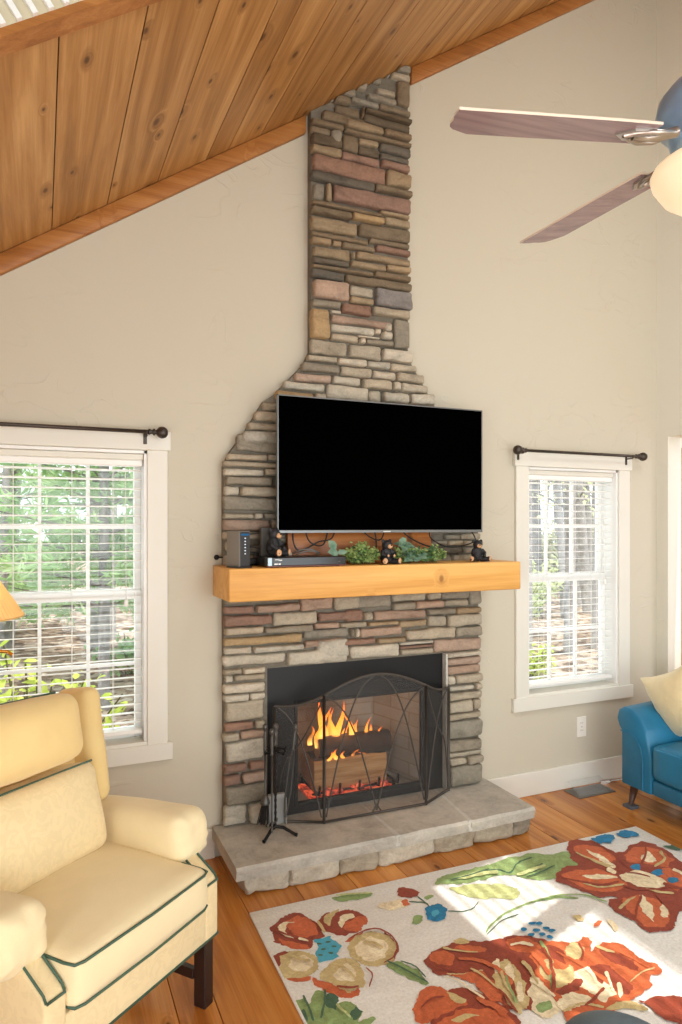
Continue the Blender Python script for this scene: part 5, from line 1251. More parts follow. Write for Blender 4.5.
# ------------------------------------------------------------------ armchair
m_cream = fabric('cream_damask', (230, 209, 164), var=.04, pat=.06)
m_cream2 = fabric('pale_cream_cover', (232, 215, 174), var=.03)
m_yel = fabric('buttery_cream', (230, 202, 142), var=.04)
m_pipe = simple('green_piping', (64, 92, 76), .6)
ch = thing('armchair', 'cream wing armchair with dark green piping in front of the left window', 'armchair', (.266, -1.198, 0), R(39))
FZ = .236
mb = MB()
mb.box(-.275, .275, .002, .60, FZ, .352, .006, 3)
fr_ = mb.build('upholstered_base', m_cream, ch)
mb = MB(); mb.tube([(-.33, .001, FZ + .002), (.33, .001, FZ + .002), (.333, .003, FZ + .002), (.333, .62, FZ + .002)], .004, 6); mb.build('lower_piping', m_pipe, fr_)
for s in (-1, 1):
    mb = MB()
    prof = [(.0, FZ), (.0, .405), (.012, .425), (.085, .475), (.16, .50), (.63, .50), (.63, FZ)]
    a, b2 = (.266, .332) if s > 0 else (-.332, -.266)
    mb.prism(prof, a, b2, 'X', bev=.010, seg=3)
    sp = mb.build('side_panel', m_cream, ch)
    mb = MB()
    for xx in (a + .006, b2 - .006):
        mb.tube([(xx, .10, .488), (xx, .085, .479), (xx, .012, .4285), (xx, .002, .412)], .0036, 6)
    mb.tube([(a + .006, .0, .412), (b2 - .006, .0, .412)], .0036, 6)
    mb.build('piping', m_pipe, sp)
    # rolled arm with a slip cover
    AM = Matrix.Translation((s * .320, .085, .535)) @ Matrix.Rotation(R(-5.5), 4, 'X') @ Matrix.Translation((0, .26, 0))
    mb = MB().cushion((0, 0, 0), (.162, .53, .156), .046, bz=.010, by=.004, n=20, wob=.003, seed=s * 3)
    for v in mb.v:       # gathered folds at the closed front end
        if v.y < -.2:
            a_ = math.atan2(v.z, v.x); e_ = min(1, (-.2 - v.y) / .05)
            v.y += .003 * e_ * math.sin(a_ * 9 + 2 * math.sin(a_ * 2 + s)) * min(1, math.hypot(v.x, v.z) / .05)
            v.y += .006 * noise.noise(Vector((v.x * 26 + s, v.z * 26, 2))) * e_
    for v in mb.v: v[:] = (AM @ v)[:]
    ar = mb.build('arm', m_cream2, ch)
    mb = MB()
    mb.tube([AM @ Vector((-s * .070, y, -.062)) for y in (-.24, -.1, 0, .1, .24)], .0028, 6)
    mb.build('cover_seam', m_cream2, ar)
mb = MB().cushion((0, .250, .418), (.530, .545, .128), .030, bz=.030, by=.012, n=14, wob=.003)
se = mb.build('seat_cushion', m_cream2, ch)
mb = MB()
def edge(z, r=.262, c=.03):
    return [(-r, .30, z), (-r, .02, z), (-r + .006, -.014, z), (-r + .03, -.023, z), (0, -.0285, z), (r - .03, -.023, z), (r - .006, -.014, z), (r, .02, z), (r, .30, z)]
mb.tube(edge(.470), .0038, 6)
mb.build('top_piping', m_pipe, se)
MB().tube(edge(.364), .0038, 6).build('bottom_piping', m_pipe, se)
# reclined back and wings
BR = Matrix.Translation((0, .50, .40)) @ Matrix.Rotation(R(-9), 4, 'X')
mb = MB().cushion((0, .085, .255), (.585, .13, .62), .05, n=12, M=BR)
mb.build('back', m_yel, ch)
for s in (-1, 1):
    mb = MB()
    prof = []
    mb.cushion((s * .308, .03, .375), (.085, .185, .40), .040, n=12, M=BR, wob=.004, seed=s)
    wi = mb.build('wing', m_yel, ch)
M_ = Matrix.Translation((-.028, .428, .622)) @ Matrix.Rotation(R(-14), 4, 'X')
lp = MB().cushion((0, 0, 0), (.47, .13, .285), .040, by=.03, n=14, M=M_, wob=.004, seed=5).build('lumbar_pillow', m_cream, ch)
mb = MB(); mb.tube([M_ @ Vector((x, -.042, .139)) for x in (-.225, -.1, 0, .1, .225)], .0036, 6); mb.build('piping', m_pipe, lp)
M_ = Matrix.Translation((-.118, .418, .912)) @ Matrix.Rotation(R(-11), 4, 'X')
hp = MB().cushion((0, 0, 0), (.47, .135, .205), .048, by=.035, bz=.008, n=14, M=M_, wob=.005, seed=9).build('head_pillow', m_yel, ch)
mb = MB(); mb.tube([M_ @ Vector((x, .02, .105 + .006 * math.cos(x * 6))) for x in (-.22, -.1, 0, .1, .20)], .0034, 6); mb.build('top_piping', m_pipe, hp)
mb = MB(); mb.tube([M_ @ Vector((x, -.02, -.100)) for x in (-.21, -.1, 0, .1, .20)], .0030, 6); mb.build('bottom_piping', m_pipe, hp)
for (x, y) in ((-.316, .048), (.316, .048), (-.303, .60), (.303, .60)):
    MB().box(x - .022, x + .022, y - .023, y + .023, 0, FZ + .01, .003).build('leg', m_dark, ch)
for s in (-.303, .303):
    MB().box(s - .011, s + .011, .072, .578, .085, .118, .002).build('stretcher', m_dark, ch)
MB().box(-.292, .292, .30, .322, .085, .118, .002).build('stretcher', m_dark, ch)

# ------------------------------------------------------------------ sofa
m_blue = NT('blue_leather')
v = m_blue.coord()
kb = m_blue.ramp(m_blue.noise(v, 5, 4), [(.3, lin((24, 104, 142))), (.7, lin((36, 124, 164)))])
m_blue = m_blue.fin(m_blue.bsdf(kb, .38, 0, m_blue.bump(m_blue.noise(v, 130, 3), .12, .002), .45))
sf = thing('sofa', 'blue leather sofa on tapered walnut legs against the right wall', 'sofa', (2.945, -.268, 0))
SB = .125
mb = MB()
prof = [(-.045, SB), (-.045, .43), (-.026, .452), (-.012, .49), (-.024, .525), (-.06, .546), (-.11, .54), (-.17, .510), (-.212, .455), (-.238, .37), (-.252, .30), (-.252, SB)]
b = bmesh.new()
rings = []
for (x, s) in ((0, .97), (.012, 1.0), (.2, 1.02), (.45, 1.10), (.60, 1.16), (.61, 1.15)):
    rg_ = []
    for (y, z) in prof:
        zz = SB + (z - SB) * s if z > .3 else z
        sh = (.008 if x in (0, .61) else 0)
        rg_.append(b.verts.new((x, y + (sh if y < -.12 else -sh), zz - (sh if zz > .4 else 0))))
    rings.append(rg_)
for i in range(len(rings) - 1):
    for k in range(len(prof)):
        b.faces.new([rings[i][k], rings[i][(k + 1) % len(prof)], rings[i + 1][(k + 1) % len(prof)], rings[i + 1][k]])
b.faces.new(rings[0][::-1]); b.faces.new(rings[-1])
bmesh.ops.recalc_face_normals(b, faces=b.faces)
mb.bm(b, smooth=True)
arm = mb.build('arm', m_blue, sf)
md_ = arm.modifiers.new('b', 'BEVEL'); md_.width = .006; md_.segments = 2; md_.limit_method = 'ANGLE'; md_.angle_limit = R(50)
mb = MB()
mb.tube([(-.003, -.047, .415), (-.003, -.11, .415), (-.003, -.15, .40), (-.003, -.185, .35), (-.003, -.198, .29), (-.003, -.198, SB + .01)], .003, 6)
mb.build('seam_piping', m_blue, arm)
MB().box(.004, .55, -2.0, -.253, SB, .205, .012, 3).build('front_rail', m_blue, sf)
for k in range(2):
    ya = -.256 - .87 * k
    c = MB().cushion((.265, ya - .433, .304), (.56, .862, .19), .035, bz=.018, n=12).build('seat_cushion', m_blue, sf)
    MB().tube([(-.010, ya - .03, .378), (-.016, ya - .43, .384), (-.010, ya - .836, .378)], .003, 6).build('seam_piping', m_blue, c)
mb = MB().cushion((.575, -1.0, .44), (.09, 2.0, .60), .04, n=10)
mb.build('back', m_blue, sf)
arm2 = copy_tree(arm, sf)
arm2.scale = (1, -1, 1); arm2.location = (0, -2.25, 0)
for (x, y) in ((.05, -.10), (.05, -2.15), (.52, -.10), (.52, -2.15)):
    mb = MB()
    sx = -1 if x < .3 else 1
    mb.tube([(x, y, SB + .004), (x + sx * .030, y + .004, .016)], [.024, .013], 12)
    lg = mb.build('leg', wood('walnut_leg_%d' % int(100 * x - 10 * y), (46, 30, 24), (66, 44, 34), (86, 60, 48), 'Z', .4, (3, 3), (50, 30, 20), False, 30), sf)
    MB().box(x + sx * .030 - .030, x + sx * .030 + .030, y - .026, y + .034, 0, .016, .002).build('floor_pad', simple('grey_pad', (84, 88, 96), .7), lg)
# throw pillow
pt = thing('throw_pillow', 'fuzzy cream throw pillow propped in the corner of the blue sofa', 'cushion', (3.150, -.520, .592))
m_pil = fabric('fuzzy_cream', (236, 218, 172), 120, .8, .08, .6)
M_ = Matrix.Rotation(R(-12), 4, 'Y') @ Matrix.Rotation(R(-25), 4, 'X') @ Matrix.Rotation(PI / 2, 4, 'Y')
mb = MB()
n = 18
V = []; F = []
for s in (1, -1):
    b0 = len(V)
    for i in range(n + 1):
        for j in range(n + 1):
            u, w_ = 2 * i / n - 1, 2 * j / n - 1
            x = .185 * u * (1 - .12 * (1 - w_ * w_)); y = .185 * w_ * (1 - .12 * (1 - u * u))
            z = s * (.004 + .085 * ((1 - u * u) * (1 - w_ * w_)) ** .55) + .004 * noise.noise(Vector((x * 14, y * 14, s)))
            V.append(M_ @ Vector((x, y, z)))
    for i in range(n):
        for j in range(n):
            q = [b0 + i * (n + 1) + j, b0 + (i + 1) * (n + 1) + j, b0 + (i + 1) * (n + 1) + j + 1, b0 + i * (n + 1) + j + 1]
            F.append(q if s > 0 else q[::-1])
N1 = (n + 1) ** 2
rim = [i * (n + 1) for i in range(n + 1)] + [n * (n + 1) + j for j in range(1, n + 1)] + [i * (n + 1) + n for i in range(n - 1, -1, -1)] + [j for j in range(n - 1, 0, -1)]
for k in range(len(rim)):
    a_, b_ = rim[k], rim[(k + 1) % len(rim)]
    F.append([a_, b_, N1 + b_, N1 + a_])
mb.add(V, F, 0, None, True)
mb.build('pillow_cover', m_pil, pt, recalc=True)

# ------------------------------------------------------------------ rug
RC = dict(leaf=(144, 168, 106), leafD=(74, 106, 80), leafY=(194, 200, 138), red=(150, 66, 42), org=(202, 102, 58), cream=(238, 222, 186), gold=(206, 184, 130), blue=(30, 126, 172), blueL=(78, 170, 198))
t = NT('rug_pile')
at = t.n('ShaderNodeAttribute', attribute_name='col').outputs['Color']
v = t.coord()
vr = t.ramp(t.noise(v, 90, 3, .7), [(.3, (.80, .79, .78)), (.65, (1.06, 1.06, 1.06))])
vr2 = t.ramp(t.noise(t.coord((3, 14, 1)), 1, 3), [(.35, (.93, .92, .91)), (.65, (1.04, 1.04, 1.03))])
vr3 = t.ramp(t.noise(t.coord((1, 1, 1)), 17, 3, .6, 1.6), [(.40, (.84, .82, .80)), (.44, (1, 1, 1)), (.57, (1, 1, 1)), (.61, (1.16, 1.22, 1.30))])
lum = t.n('ShaderNodeSeparateColor', i_0=at)
paint = t.math('LESS_THAN', lum.outputs[2], .55)
cc = t.mix(t.mix(at, vr, .8, 'MULTIPLY'), vr2, .7, 'MULTIPLY')
cc = t.mix(cc, t.mix(cc, vr3, .9, 'MULTIPLY'), paint)
m_rug = t.fin(t.bsdf(cc, .95, 0, t.bump(t.noise(v, 320, 3), .5, .004), .1, Sheen_Weight=.15))
mb = MB()
base = lin((244, 244, 240))
mb.prism([(.757, -.531), (2.786, -.566), (2.745, -3.05), (.716, -3.02)], .0, .0112, 'Z', col=base, bev=.004, seg=2)
def smooth_poly(P, rg_):
    P = [Vector((a, b, 0)) for a, b in P]
    for _ in range(2):
        Q = []
        for i in range(len(P)):
            a, b = P[i], P[(i + 1) % len(P)]
            Q += [a.lerp(b, .18), a.lerp(b, .5), a.lerp(b, .82)]
        P = Q
    out = []
    ar_ = abs(sum(a.x * b.y - b.x * a.y for a, b in zip(P, P[1:] + P[:1]))) / 2
    pe_ = sum((a - b).length for a, b in zip(P, P[1:] + P[:1]))
    k_ = min(1.0, 2 * ar_ / pe_ / .035)
    for p in P:
        w = k_ * NV(Vector((p.x * 22, p.y * 22, 3))) * .016 + k_ * NV(Vector((p.x * 75, p.y * 75, 8))) * .008
        out.append((p.x + w.x, p.y + w.y))
    return out
zz = .0114
for s in RUG.split(';'):
    q = s.split()
    pts = smooth_poly([tuple(float(k) for k in a.split(',')) for a in q[1:]], rg)
    pts = [p for p in pts]
    b = bmesh.new()
    vs = [b.verts.new((p[0], p[1], zz)) for p in pts]
    f = b.faces.new(vs)
    f.normal_update()
    if f.normal.z < 0: f.normal_flip()
    # keep the pattern inside the rug edge
    bmesh.ops.triangulate(b, faces=b.faces[:])
    for (co, no) in (((.764, -.531, 0), (-1, .017, 0)), ((2.779, -.566, 0), (1, -.017, 0)), ((.757, -.539, 0), (.0173, 1, 0))):
        bmesh.ops.bisect_plane(b, geom=b.verts[:] + b.edges[:] + b.faces[:], plane_co=co, plane_no=no, clear_outer=True)
    if len(b.faces): mb.bm(b, 0, lin(RC[q[0]]))
    else: b.free()
    zz += .00006
tag(mb.build('area_rug', m_rug), 'cream area rug with large orange and blue flowers on the pine floor', 'rug')

# ------------------------------------------------------------------ footstool at the bottom edge
m_slate = simple('slate_leather', (84, 104, 116), .5, var=.08, vs=6, bump=.15, bs=160)
ot = thing('footstool', 'round slate blue padded stool at the bottom edge of the rug', 'stool', (1.134, -2.076, .012))
MB().lathe([(q * .76, z) for q, z in [(.0, .455), (.06, .452), (.12, .440), (.165, .418), (.188, .392), (.192, .37), (.186, .33), (.182, .14), (.176, .12), (.0, .12)][::-1]], 36).build('padded_seat', m_slate, ot)
MB().tube([(.145 * math.cos(q), .145 * math.sin(q), .375) for q in [2 * PI * k / 32 for k in range(32)]], .004, 6, closed=True).build('piping', m_slate, ot)
for a in (45, 135, 225, 315):
    x, y = .10 * math.cos(R(a)), .10 * math.sin(R(a))
    MB().tube([(x, y, .124), (x * 1.1, y * 1.1, 0)], [.018, .012], 10).build('leg', m_dark, ot)

# ------------------------------------------------------------------ ceiling fan
m_fan = simple('blue_grey_metal', (142, 172, 206), .32, .45)
m_bl = wood('cherry_blade', (128, 104, 112), (148, 122, 128), (164, 138, 142), 'X', .22, (1, 1), (80, 50, 46), False, 26, .02, .5, 0.0, .5)
m_edge = simple('blade_edge', (222, 206, 188), .5)
fn = thing('ceiling_fan', 'five bladed ceiling fan with cherry wood blades and lit bowl lamp', 'ceiling fan', (1.508, -2.02, 2.482))
zc = CE(1.508) - 2.482
MB().tube([(0, 0, .12), (0, 0, zc - .04)], .0125, 12).build('downrod', m_fan, fn)
MB().lathe([(.0, zc - .09), (.03, zc - .088), (.06, zc - .06), (.07, zc - .02), (.07, zc + .03)], 20).build('canopy', m_fan, fn)
MB().lathe([(.0, -.015), (.09, -.012), (.112, .0), (.118, .02), (.122, .03), (.138, .045), (.146, .075), (.140, .105), (.118, .132), (.075, .148), (.03, .155), (.02, .175), (0, .176)], 32).build('motor_housing', m_fan, fn)
MB().lathe([(.0, -.055), (.060, -.053), (.075, -.04), (.078, -.02), (.07, -.008), (0, -.006)], 24).build('light_fitter', simple('brushed_nickel', (206, 196, 178), .3, .9), fn)
t = NT('opal_glass')
m_opal = t.fin(t.n('ShaderNodeAddShader', i_0=t.bsdf(lin((205, 192, 168)), .35), i_1=t.n('ShaderNodeEmission', i_Color=(*lin((255, 226, 182)), 1), i_Strength=.62).outputs[0]).outputs[0])
MB().lathe([(.0, -.172), (.04, -.169), (.09, -.154), (.13, -.125), (.153, -.090), (.158, -.072), (.152, -.060), (.140, -.052), (.09, -.046), (.06, -.044)], 36).build('glass_bowl', m_opal, fn, 'glowing opal glass bowl')
for k in range(5):
    a = R(162.6 + 72 * k)
    bl = MB()
    Mx = Matrix.Rotation(a, 4, 'Z') @ Matrix.Translation((0, 0, .005)) @ Matrix.Rotation(R(-11), 4, 'X')
    outl = [(.185, -.062), (.30, -.066), (.50, -.069), (.628, -.070), (.640, -.055), (.652, -.038), (.668, -.020), (.674, .0), (.676, .030), (.668, .052), (.678, .068), (.645, .069), (.50, .068), (.30, .066), (.185, .062)]
    outl = [(.185, -.062), (.30, -.066), (.50, -.069), (.612, -.070), (.636, -.056), (.654, -.044), (.664, -.030), (.668, -.012), (.666, .008), (.670, .030), (.669, .069), (.50, .068), (.30, .066), (.185, .062)]
    V = [(x, y, -.003) for x, y in outl] + [(x, y, .003) for x, y in outl]
    n = len(outl)
    bl.add(V, [list(range(n))[::-1], [n + i for i in range(n)]], 0, None, False, Mx)
    bl.add(V, [[i, (i + 1) % n, n + (i + 1) % n, n + i] for i in range(n)], 1, None, False, Mx)
    blade = bl.build('blade', [m_bl, m_edge], fn)
    ir = MB()
    ir.tube([(.105, 0, .010), (.15, 0, -.002), (.19, 0, -.010), (.225, 0, -.009)], [.013, .012, .011, .010], 8, M=Mx)
    for s in (-1, 1):
        ir.tube([(.125, s * .010, .002), (.155, s * .034, -.008), (.195, s * .036, -.010), (.225, s * .018, -.009), (.245, 0, -.0085)], .0065, 8, M=Mx)
    ir.prism([(.185, -.040), (.235, -.032), (.268, 0), (.235, .032), (.185, .040)], -.0085, -.0032, 'Z', M=Mx)
    ir.build('blade_iron', simple('pale_nickel_%d' % k, (176, 168, 160), .32, .85), blade)

# ------------------------------------------------------------------ floor lamp behind the chair
lm = thing('floor_lamp', 'lit floor lamp with pleated cream shade and brass arm behind the armchair', 'lamp', (-.275, -.40, 0))
m_brass = simple('brass', (196, 142, 60), .25, 1.0)
MB().lathe([(.0, .0), (.13, .0), (.135, .01), (.12, .022), (.03, .035), (.018, .05), (0, .05)], 28).build('base', m_brass, lm)
MB().tube([(0, 0, .03), (0, 0, 1.30)], .009, 10).build('pole', m_brass, lm)
MB().tube([(.0, 0, 1.02), (.06, -.02, 1.075), (.12, -.03, 1.10), (.165, -.035, 1.095), (.18, -.035, 1.082)], .0065, 8).build('brass_arm', m_brass, lm)
t = NT('pleated_shade')
kc = lin((250, 214, 150))
m_shade = t.fin(t.n('ShaderNodeAddShader', i_0=t.n('ShaderNodeMixShader', i_0=.5, i_1=t.bsdf(kc, .8), i_2=t.n('ShaderNodeBsdfTranslucent', i_Color=(*kc, 1)).outputs[0]).outputs[0], i_1=t.n('ShaderNodeEmission', i_Color=(*lin((255, 190, 100)), 1), i_Strength=.15).outputs[0]).outputs[0])
mb = MB()
n = 144
V = []
for (r_, z) in ((.218, 1.222), (.0715, 1.452)):
    for k in range(n):
        q = r_ * (1 + (.010 if k % 2 else -.010)); a = 2 * PI * k / n
        V.append((q * math.cos(a), q * math.sin(a), z))
mb.add(V, [[k, (k + 1) % n, n + (k + 1) % n, n + k] for k in range(n)], 0, None, False)
sh = mb.build('pleated_shade', m_shade, lm, 'glowing pleated cream shade')
mb = MB()
mb.tube([(.219 * math.cos(q), .219 * math.sin(q), 1.222) for q in [2 * PI * k / 40 for k in range(40)]], .003, 6, closed=True)
mb.tube([(.072 * math.cos(q), .072 * math.sin(q), 1.452) for q in [2 * PI * k / 40 for k in range(40)]], .003, 6, closed=True)
mb.build('trim_rings', simple('shade_trim', (222, 180, 110), .7), sh)
mb = MB(); mb.ball((0, 0, 1.34), (.03, .03, .04)); mb.tube([(0, 0, 1.30), (0, 0, 1.46)], .004, 6); mb.build('bulb', m_opal, lm)

# ------------------------------------------------------------------ outlet, floor register
ou = thing('wall_outlet', 'white wall outlet under the narrow right window', 'outlet', (2.952, 0, .347))
m_plate = simple('outlet_white', (236, 232, 222), .35)
MB().box(-.036, .036, -.006, 0, -.060, .060, .002).build('cover_plate', m_plate, ou)
for z in (-.022, .022):
    mb = MB().prism([(.017 * math.cos(q), z + min(.014, max(-.014, .017 * math.sin(q)))) for q in [2 * PI * k / 16 for k in range(16)]], -.0075, -.005, 'Y')
    so_ = mb.build('socket', m_plate, ou)
    mb = MB(); mb.box(-.008, -.006, -.0078, -.0072, z - .002, z + .007); mb.box(.006, .008, -.0078, -.0072, z - .002, z + .006)
    mb.build('slots', m_black, so_)
MB().tube([(0, -.0075, 0), (0, -.005, 0)], .003, 8).build('screw', m_steel, ou)
fv = thing('floor_register', 'grey metal floor register with clear deflector by the right baseboard', 'vent', (2.925, -.100, 0))
mb = MB()
mb.box(-.135, .135, -.065, .065, .0005, .005, .001)
for k in range(15):
    x = -.115 + k * .0164
    mb.box(x - .003, x + .003, -.048, .048, .004, .0072)
mb.build('grille', simple('register_grey', (122, 118, 112), .45, .5), fv)
t = NT('clear_plastic')
m_cl = t.fin(t.n('ShaderNodeMixShader', i_0=.13, i_1=t.n('ShaderNodeBsdfTransparent', i_Color=(.95, .96, .96, 1)).outputs[0], i_2=t.bsdf((.75, .77, .78), .15)).outputs[0])
N = 8
V = []
for i in range(N + 1):
    a = PI / 2 * i / N
    for x in (-.125, .125): V.append((x, -.055 + .115 * math.sin(a) * .95, .010 + .048 * math.sin(a) ** .8 if i else .008))
mb = MB().add(V, [[2 * i, 2 * i + 1, 2 * i + 3, 2 * i + 2] for i in range(N)], 0, None, True)
mb.build('air_deflector', m_cl, fv)
cw = MB().box(-.03, .03, -.010, .010, .0, .016, .004, 2)
cw.tube([(.03, 0, .008), (.07, .008, .006), (.12, .006, .005), (.22, -.01, .005), (.30, .02, .005)], .0035, 6)
o = cw.build('power_plug', m_white)
o.location = (3.10, -.045, 0)
tag(o, 'white plug and cord lying on the floor beside the register', 'plug')

# ------------------------------------------------------------------ beyond the doorway
mb = MB().prism([(DY0 - 2.2, -.02), (.1, -.02), (.1, 2.6), (DY0 - 2.2, 2.6)], 5.1, 5.2, 'X')
mb.box(XR + .12, 5.1, -.02, .1, -.02, 2.6)
tag(mb.build('wall_hall', m_wall), 'wall of the side hall beyond the doorway', 'wall', kind='structure')
dr = thing('door_1', 'brown wooden door in the side hall beyond the doorway', 'door', (3.70, -.062, 0), kind='structure')
m_door = wood('door_wood', (136, 82, 50), (164, 104, 66), (184, 124, 84), 'Z', .4, (2, 2), (90, 50, 28), False, 18, .04, .4, .4)
mb = MB().box(.0, .80, .0, .036, 0.008, 2.04, .003)
for (x0_, x1_, z0_, z1_) in ((.10, .36, .2, .95), (.44, .70, .2, .95), (.10, .36, 1.10, 1.9), (.44, .70, 1.10, 1.9)):
    mb.box(x0_, x1_, -.008, .0, z0_, z1_, .006)
mb.build('door_leaf', m_door, dr)
MB().lathe([(.0, 0), (.012, .002), (.010, .02), (.024, .035), (.026, .05), (.016, .062), (0, .064)], 16, M=Matrix.Translation((.74, -.0, 1.0)) @ Matrix.Rotation(PI / 2, 4, 'X')).build('door_knob', m_brass, dr)
# ------------------------------------------------------------------ outdoors
t = NT('leaf_litter')
v = t.coord()
vo = t.n('ShaderNodeTexVoronoi', feature='F1', i_Vector=v, i_Scale=9.0, i_Randomness=1.0)
sp_ = t.n('ShaderNodeSeparateColor', i_0=vo.outputs['Color'])
lc = t.ramp(sp_.outputs[0], [(0, lin((92, 76, 64))), (.35, lin((146, 124, 106))), (.7, lin((178, 158, 140))), (1, lin((206, 190, 174)))])
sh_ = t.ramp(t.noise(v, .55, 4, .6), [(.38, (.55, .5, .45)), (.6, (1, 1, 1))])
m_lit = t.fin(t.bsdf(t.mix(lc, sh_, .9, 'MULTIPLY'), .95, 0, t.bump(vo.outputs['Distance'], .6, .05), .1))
GZ = -.45
def gz(x, y): return GZ + max(0, y - 4) * .012 + .10 * noise.noise(Vector((x * .22, y * .22, 0)))
mb = MB()
nx, ny = 60, 56
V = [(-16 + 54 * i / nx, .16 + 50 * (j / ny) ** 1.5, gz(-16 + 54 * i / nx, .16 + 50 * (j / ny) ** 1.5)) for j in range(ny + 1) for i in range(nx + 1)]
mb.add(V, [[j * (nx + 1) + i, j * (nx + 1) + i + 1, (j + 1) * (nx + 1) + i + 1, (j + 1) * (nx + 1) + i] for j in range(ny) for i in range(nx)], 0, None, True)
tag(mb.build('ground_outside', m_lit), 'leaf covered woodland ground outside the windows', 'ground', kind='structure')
m_barkg = simple('grey_bark', (138, 132, 128), .9, var=.3, vs=9, bump=.8, bs=30)
m_pine = leafy('pine_needles', [(112, 152, 100), (168, 200, 140), (214, 230, 184)], .6, .45, 2.6)
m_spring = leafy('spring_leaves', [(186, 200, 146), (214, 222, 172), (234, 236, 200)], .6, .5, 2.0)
m_bush = leafy('bush_leaves', [(150, 176, 62), (196, 210, 92), (224, 228, 134)], .6, .45, 6.0)
rgo = random.Random(77)
def quad(mb, p, d, s, L, W):
    p = Vector(p)
    a = p + d * L * .5 + s * W * .5; c = p + d * L * .5 - s * W * .5
    mb.add([p, a, p + d * L, c], [[0, 1, 2, 3]])
def pine(x, y, h, r, label, dens=1.0, zs=.6):
    root = thing('pine_tree', label, 'tree', (x, y, gz(x, y) - .05), rgo.uniform(0, 6), group='pine trees outside the left window')
    MB().tube([(0, 0, 0), (.02, 0, h * .5), (0, 0, h)], [r * .042, r * .032, .01], 8).build('trunk', m_barkg, root)
    br = MB(); fo = MB()
    z = zs
    while z < h * .97:
        rl = r * (1 - z / h) ** .8 * 1.05 + .08
        nb = 7
        a0 = rgo.uniform(0, 6)
        for k in range(nb):
            a = a0 + 2 * PI * k / nb + rgo.uniform(-.3, .3)
            L = rl * rgo.uniform(.7, 1.1)
            d = Vector((math.cos(a), math.sin(a), rgo.uniform(-.05, .30)))
            tip = Vector((0, 0, z)) + d * L
            br.tube([(0, 0, z), tip], [.016, .005], 4)
            nt = int(8 * L * dens) + 3
            for i in range(nt):
                p = Vector((0, 0, z)).lerp(tip, .25 + .75 * (i + rgo.random()) / nt) + Vector((rgo.gauss(0, .07), rgo.gauss(0, .07), rgo.gauss(0, .05)))
                for q in range(8):
                    dd = (d * .7 + Vector((rgo.gauss(0, .55), rgo.gauss(0, .55), rgo.gauss(0.1, .5)))).normalized()
                    s = dd.cross(Vector((rgo.random() - .5, rgo.random() - .5, rgo.random() - .5))).normalized()
                    quad(fo, p, dd, s, rgo.uniform(.14, .26), .026)
        z += rgo.uniform(.22, .34)
    br.build('branches', m_barkg, root); fo.build('needles', m_pine, root)
pine(.62, 4.6, 5.2, 1.55, 'bright green pine filling the middle of the left window', 1.2, 1.15)
pine(1.55, 6.2, 6.5, 1.9, 'tall green pine at the right side of the left window', 1.1, 1.3)
pine(-.75, 7.5, 6.0, 1.5, 'paler pine at the left edge of the left window', .9)
def bare(x, y, h, r, label, group, nl, leafm=None, lean=0.0):
    root = thing('woodland_tree', label, 'tree', (x, y, gz(x, y) - .05), 0, group=group)
    tr_ = MB()
    top = Vector((lean * h, rgo.uniform(-.03, .03) * h, h))
    mid = top * .5 + Vector((rgo.uniform(-.12, .12), 0, 0))
    tr_.tube([(0, 0, 0), mid, top], [r, r * .75, r * .25], 8)
    tr_.build('trunk', m_barkg, root)
    br = MB(); fo = MB()
    for i in range(11):
        t_ = rgo.uniform(.25, .98)
        p = Vector((0, 0, 0)).lerp(mid, t_ * 2) if t_ < .5 else mid.lerp(top, t_ * 2 - 1)
        a = rgo.uniform(0, 2 * PI)
        L = rgo.uniform(.6, 1.7) * h / 7
        d = Vector((math.cos(a), math.sin(a), rgo.uniform(.3, 1.1)))
        q = p + d * L
        br.tube([p, p.lerp(q, .5) + Vector((0, 0, .06)), q], [r * .28, r * .18, .006], 5)
        for j in range(nl):
            c = p.lerp(q, rgo.uniform(.3, 1.1)) + Vector((rgo.gauss(0, .22), rgo.gauss(0, .22), rgo.gauss(0, .18)))
            dd = Vector((rgo.gauss(0, 1), rgo.gauss(0, 1), rgo.gauss(0, 1))).normalized()
            quad(fo, c, dd, dd.orthogonal().normalized(), rgo.uniform(.08, .15), .07)
    br.build('branches', m_barkg, root)
    if nl: fo.build('leaves', leafm or m_spring, root)
    return root
bare(7.55, 5.2, 9, .085, 'thick grey trunk at the centre of the narrow right window', 'woodland trees outside the right window', 20)
bare(6.62, 5.0, 8, .055, 'slim grey trunk at the left of the narrow right window', 'woodland trees outside the right window', 20)
bare(8.25, 5.4, 8, .05, 'slim leaning trunk at the right of the narrow right window', 'woodland trees outside the right window', 22, None, .05)
bare(-.42, 5.2, 8, .05, 'thin dark trunk at the left edge of the left window', 'woodland trees outside the left window', 10)
LBL = 'grey woodland tree standing far back beyond the nearer trunks'
k = 0
while k < 30:
    y = rgo.uniform(8, 24)
    if k < 22:
        x = (y + 3.17) * rgo.uniform(.78, 1.02)
    else:
        x = (y + 3.17) * rgo.uniform(-.12, .16)
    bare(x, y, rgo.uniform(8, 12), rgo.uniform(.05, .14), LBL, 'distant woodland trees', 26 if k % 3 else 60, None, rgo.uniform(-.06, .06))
    k += 1
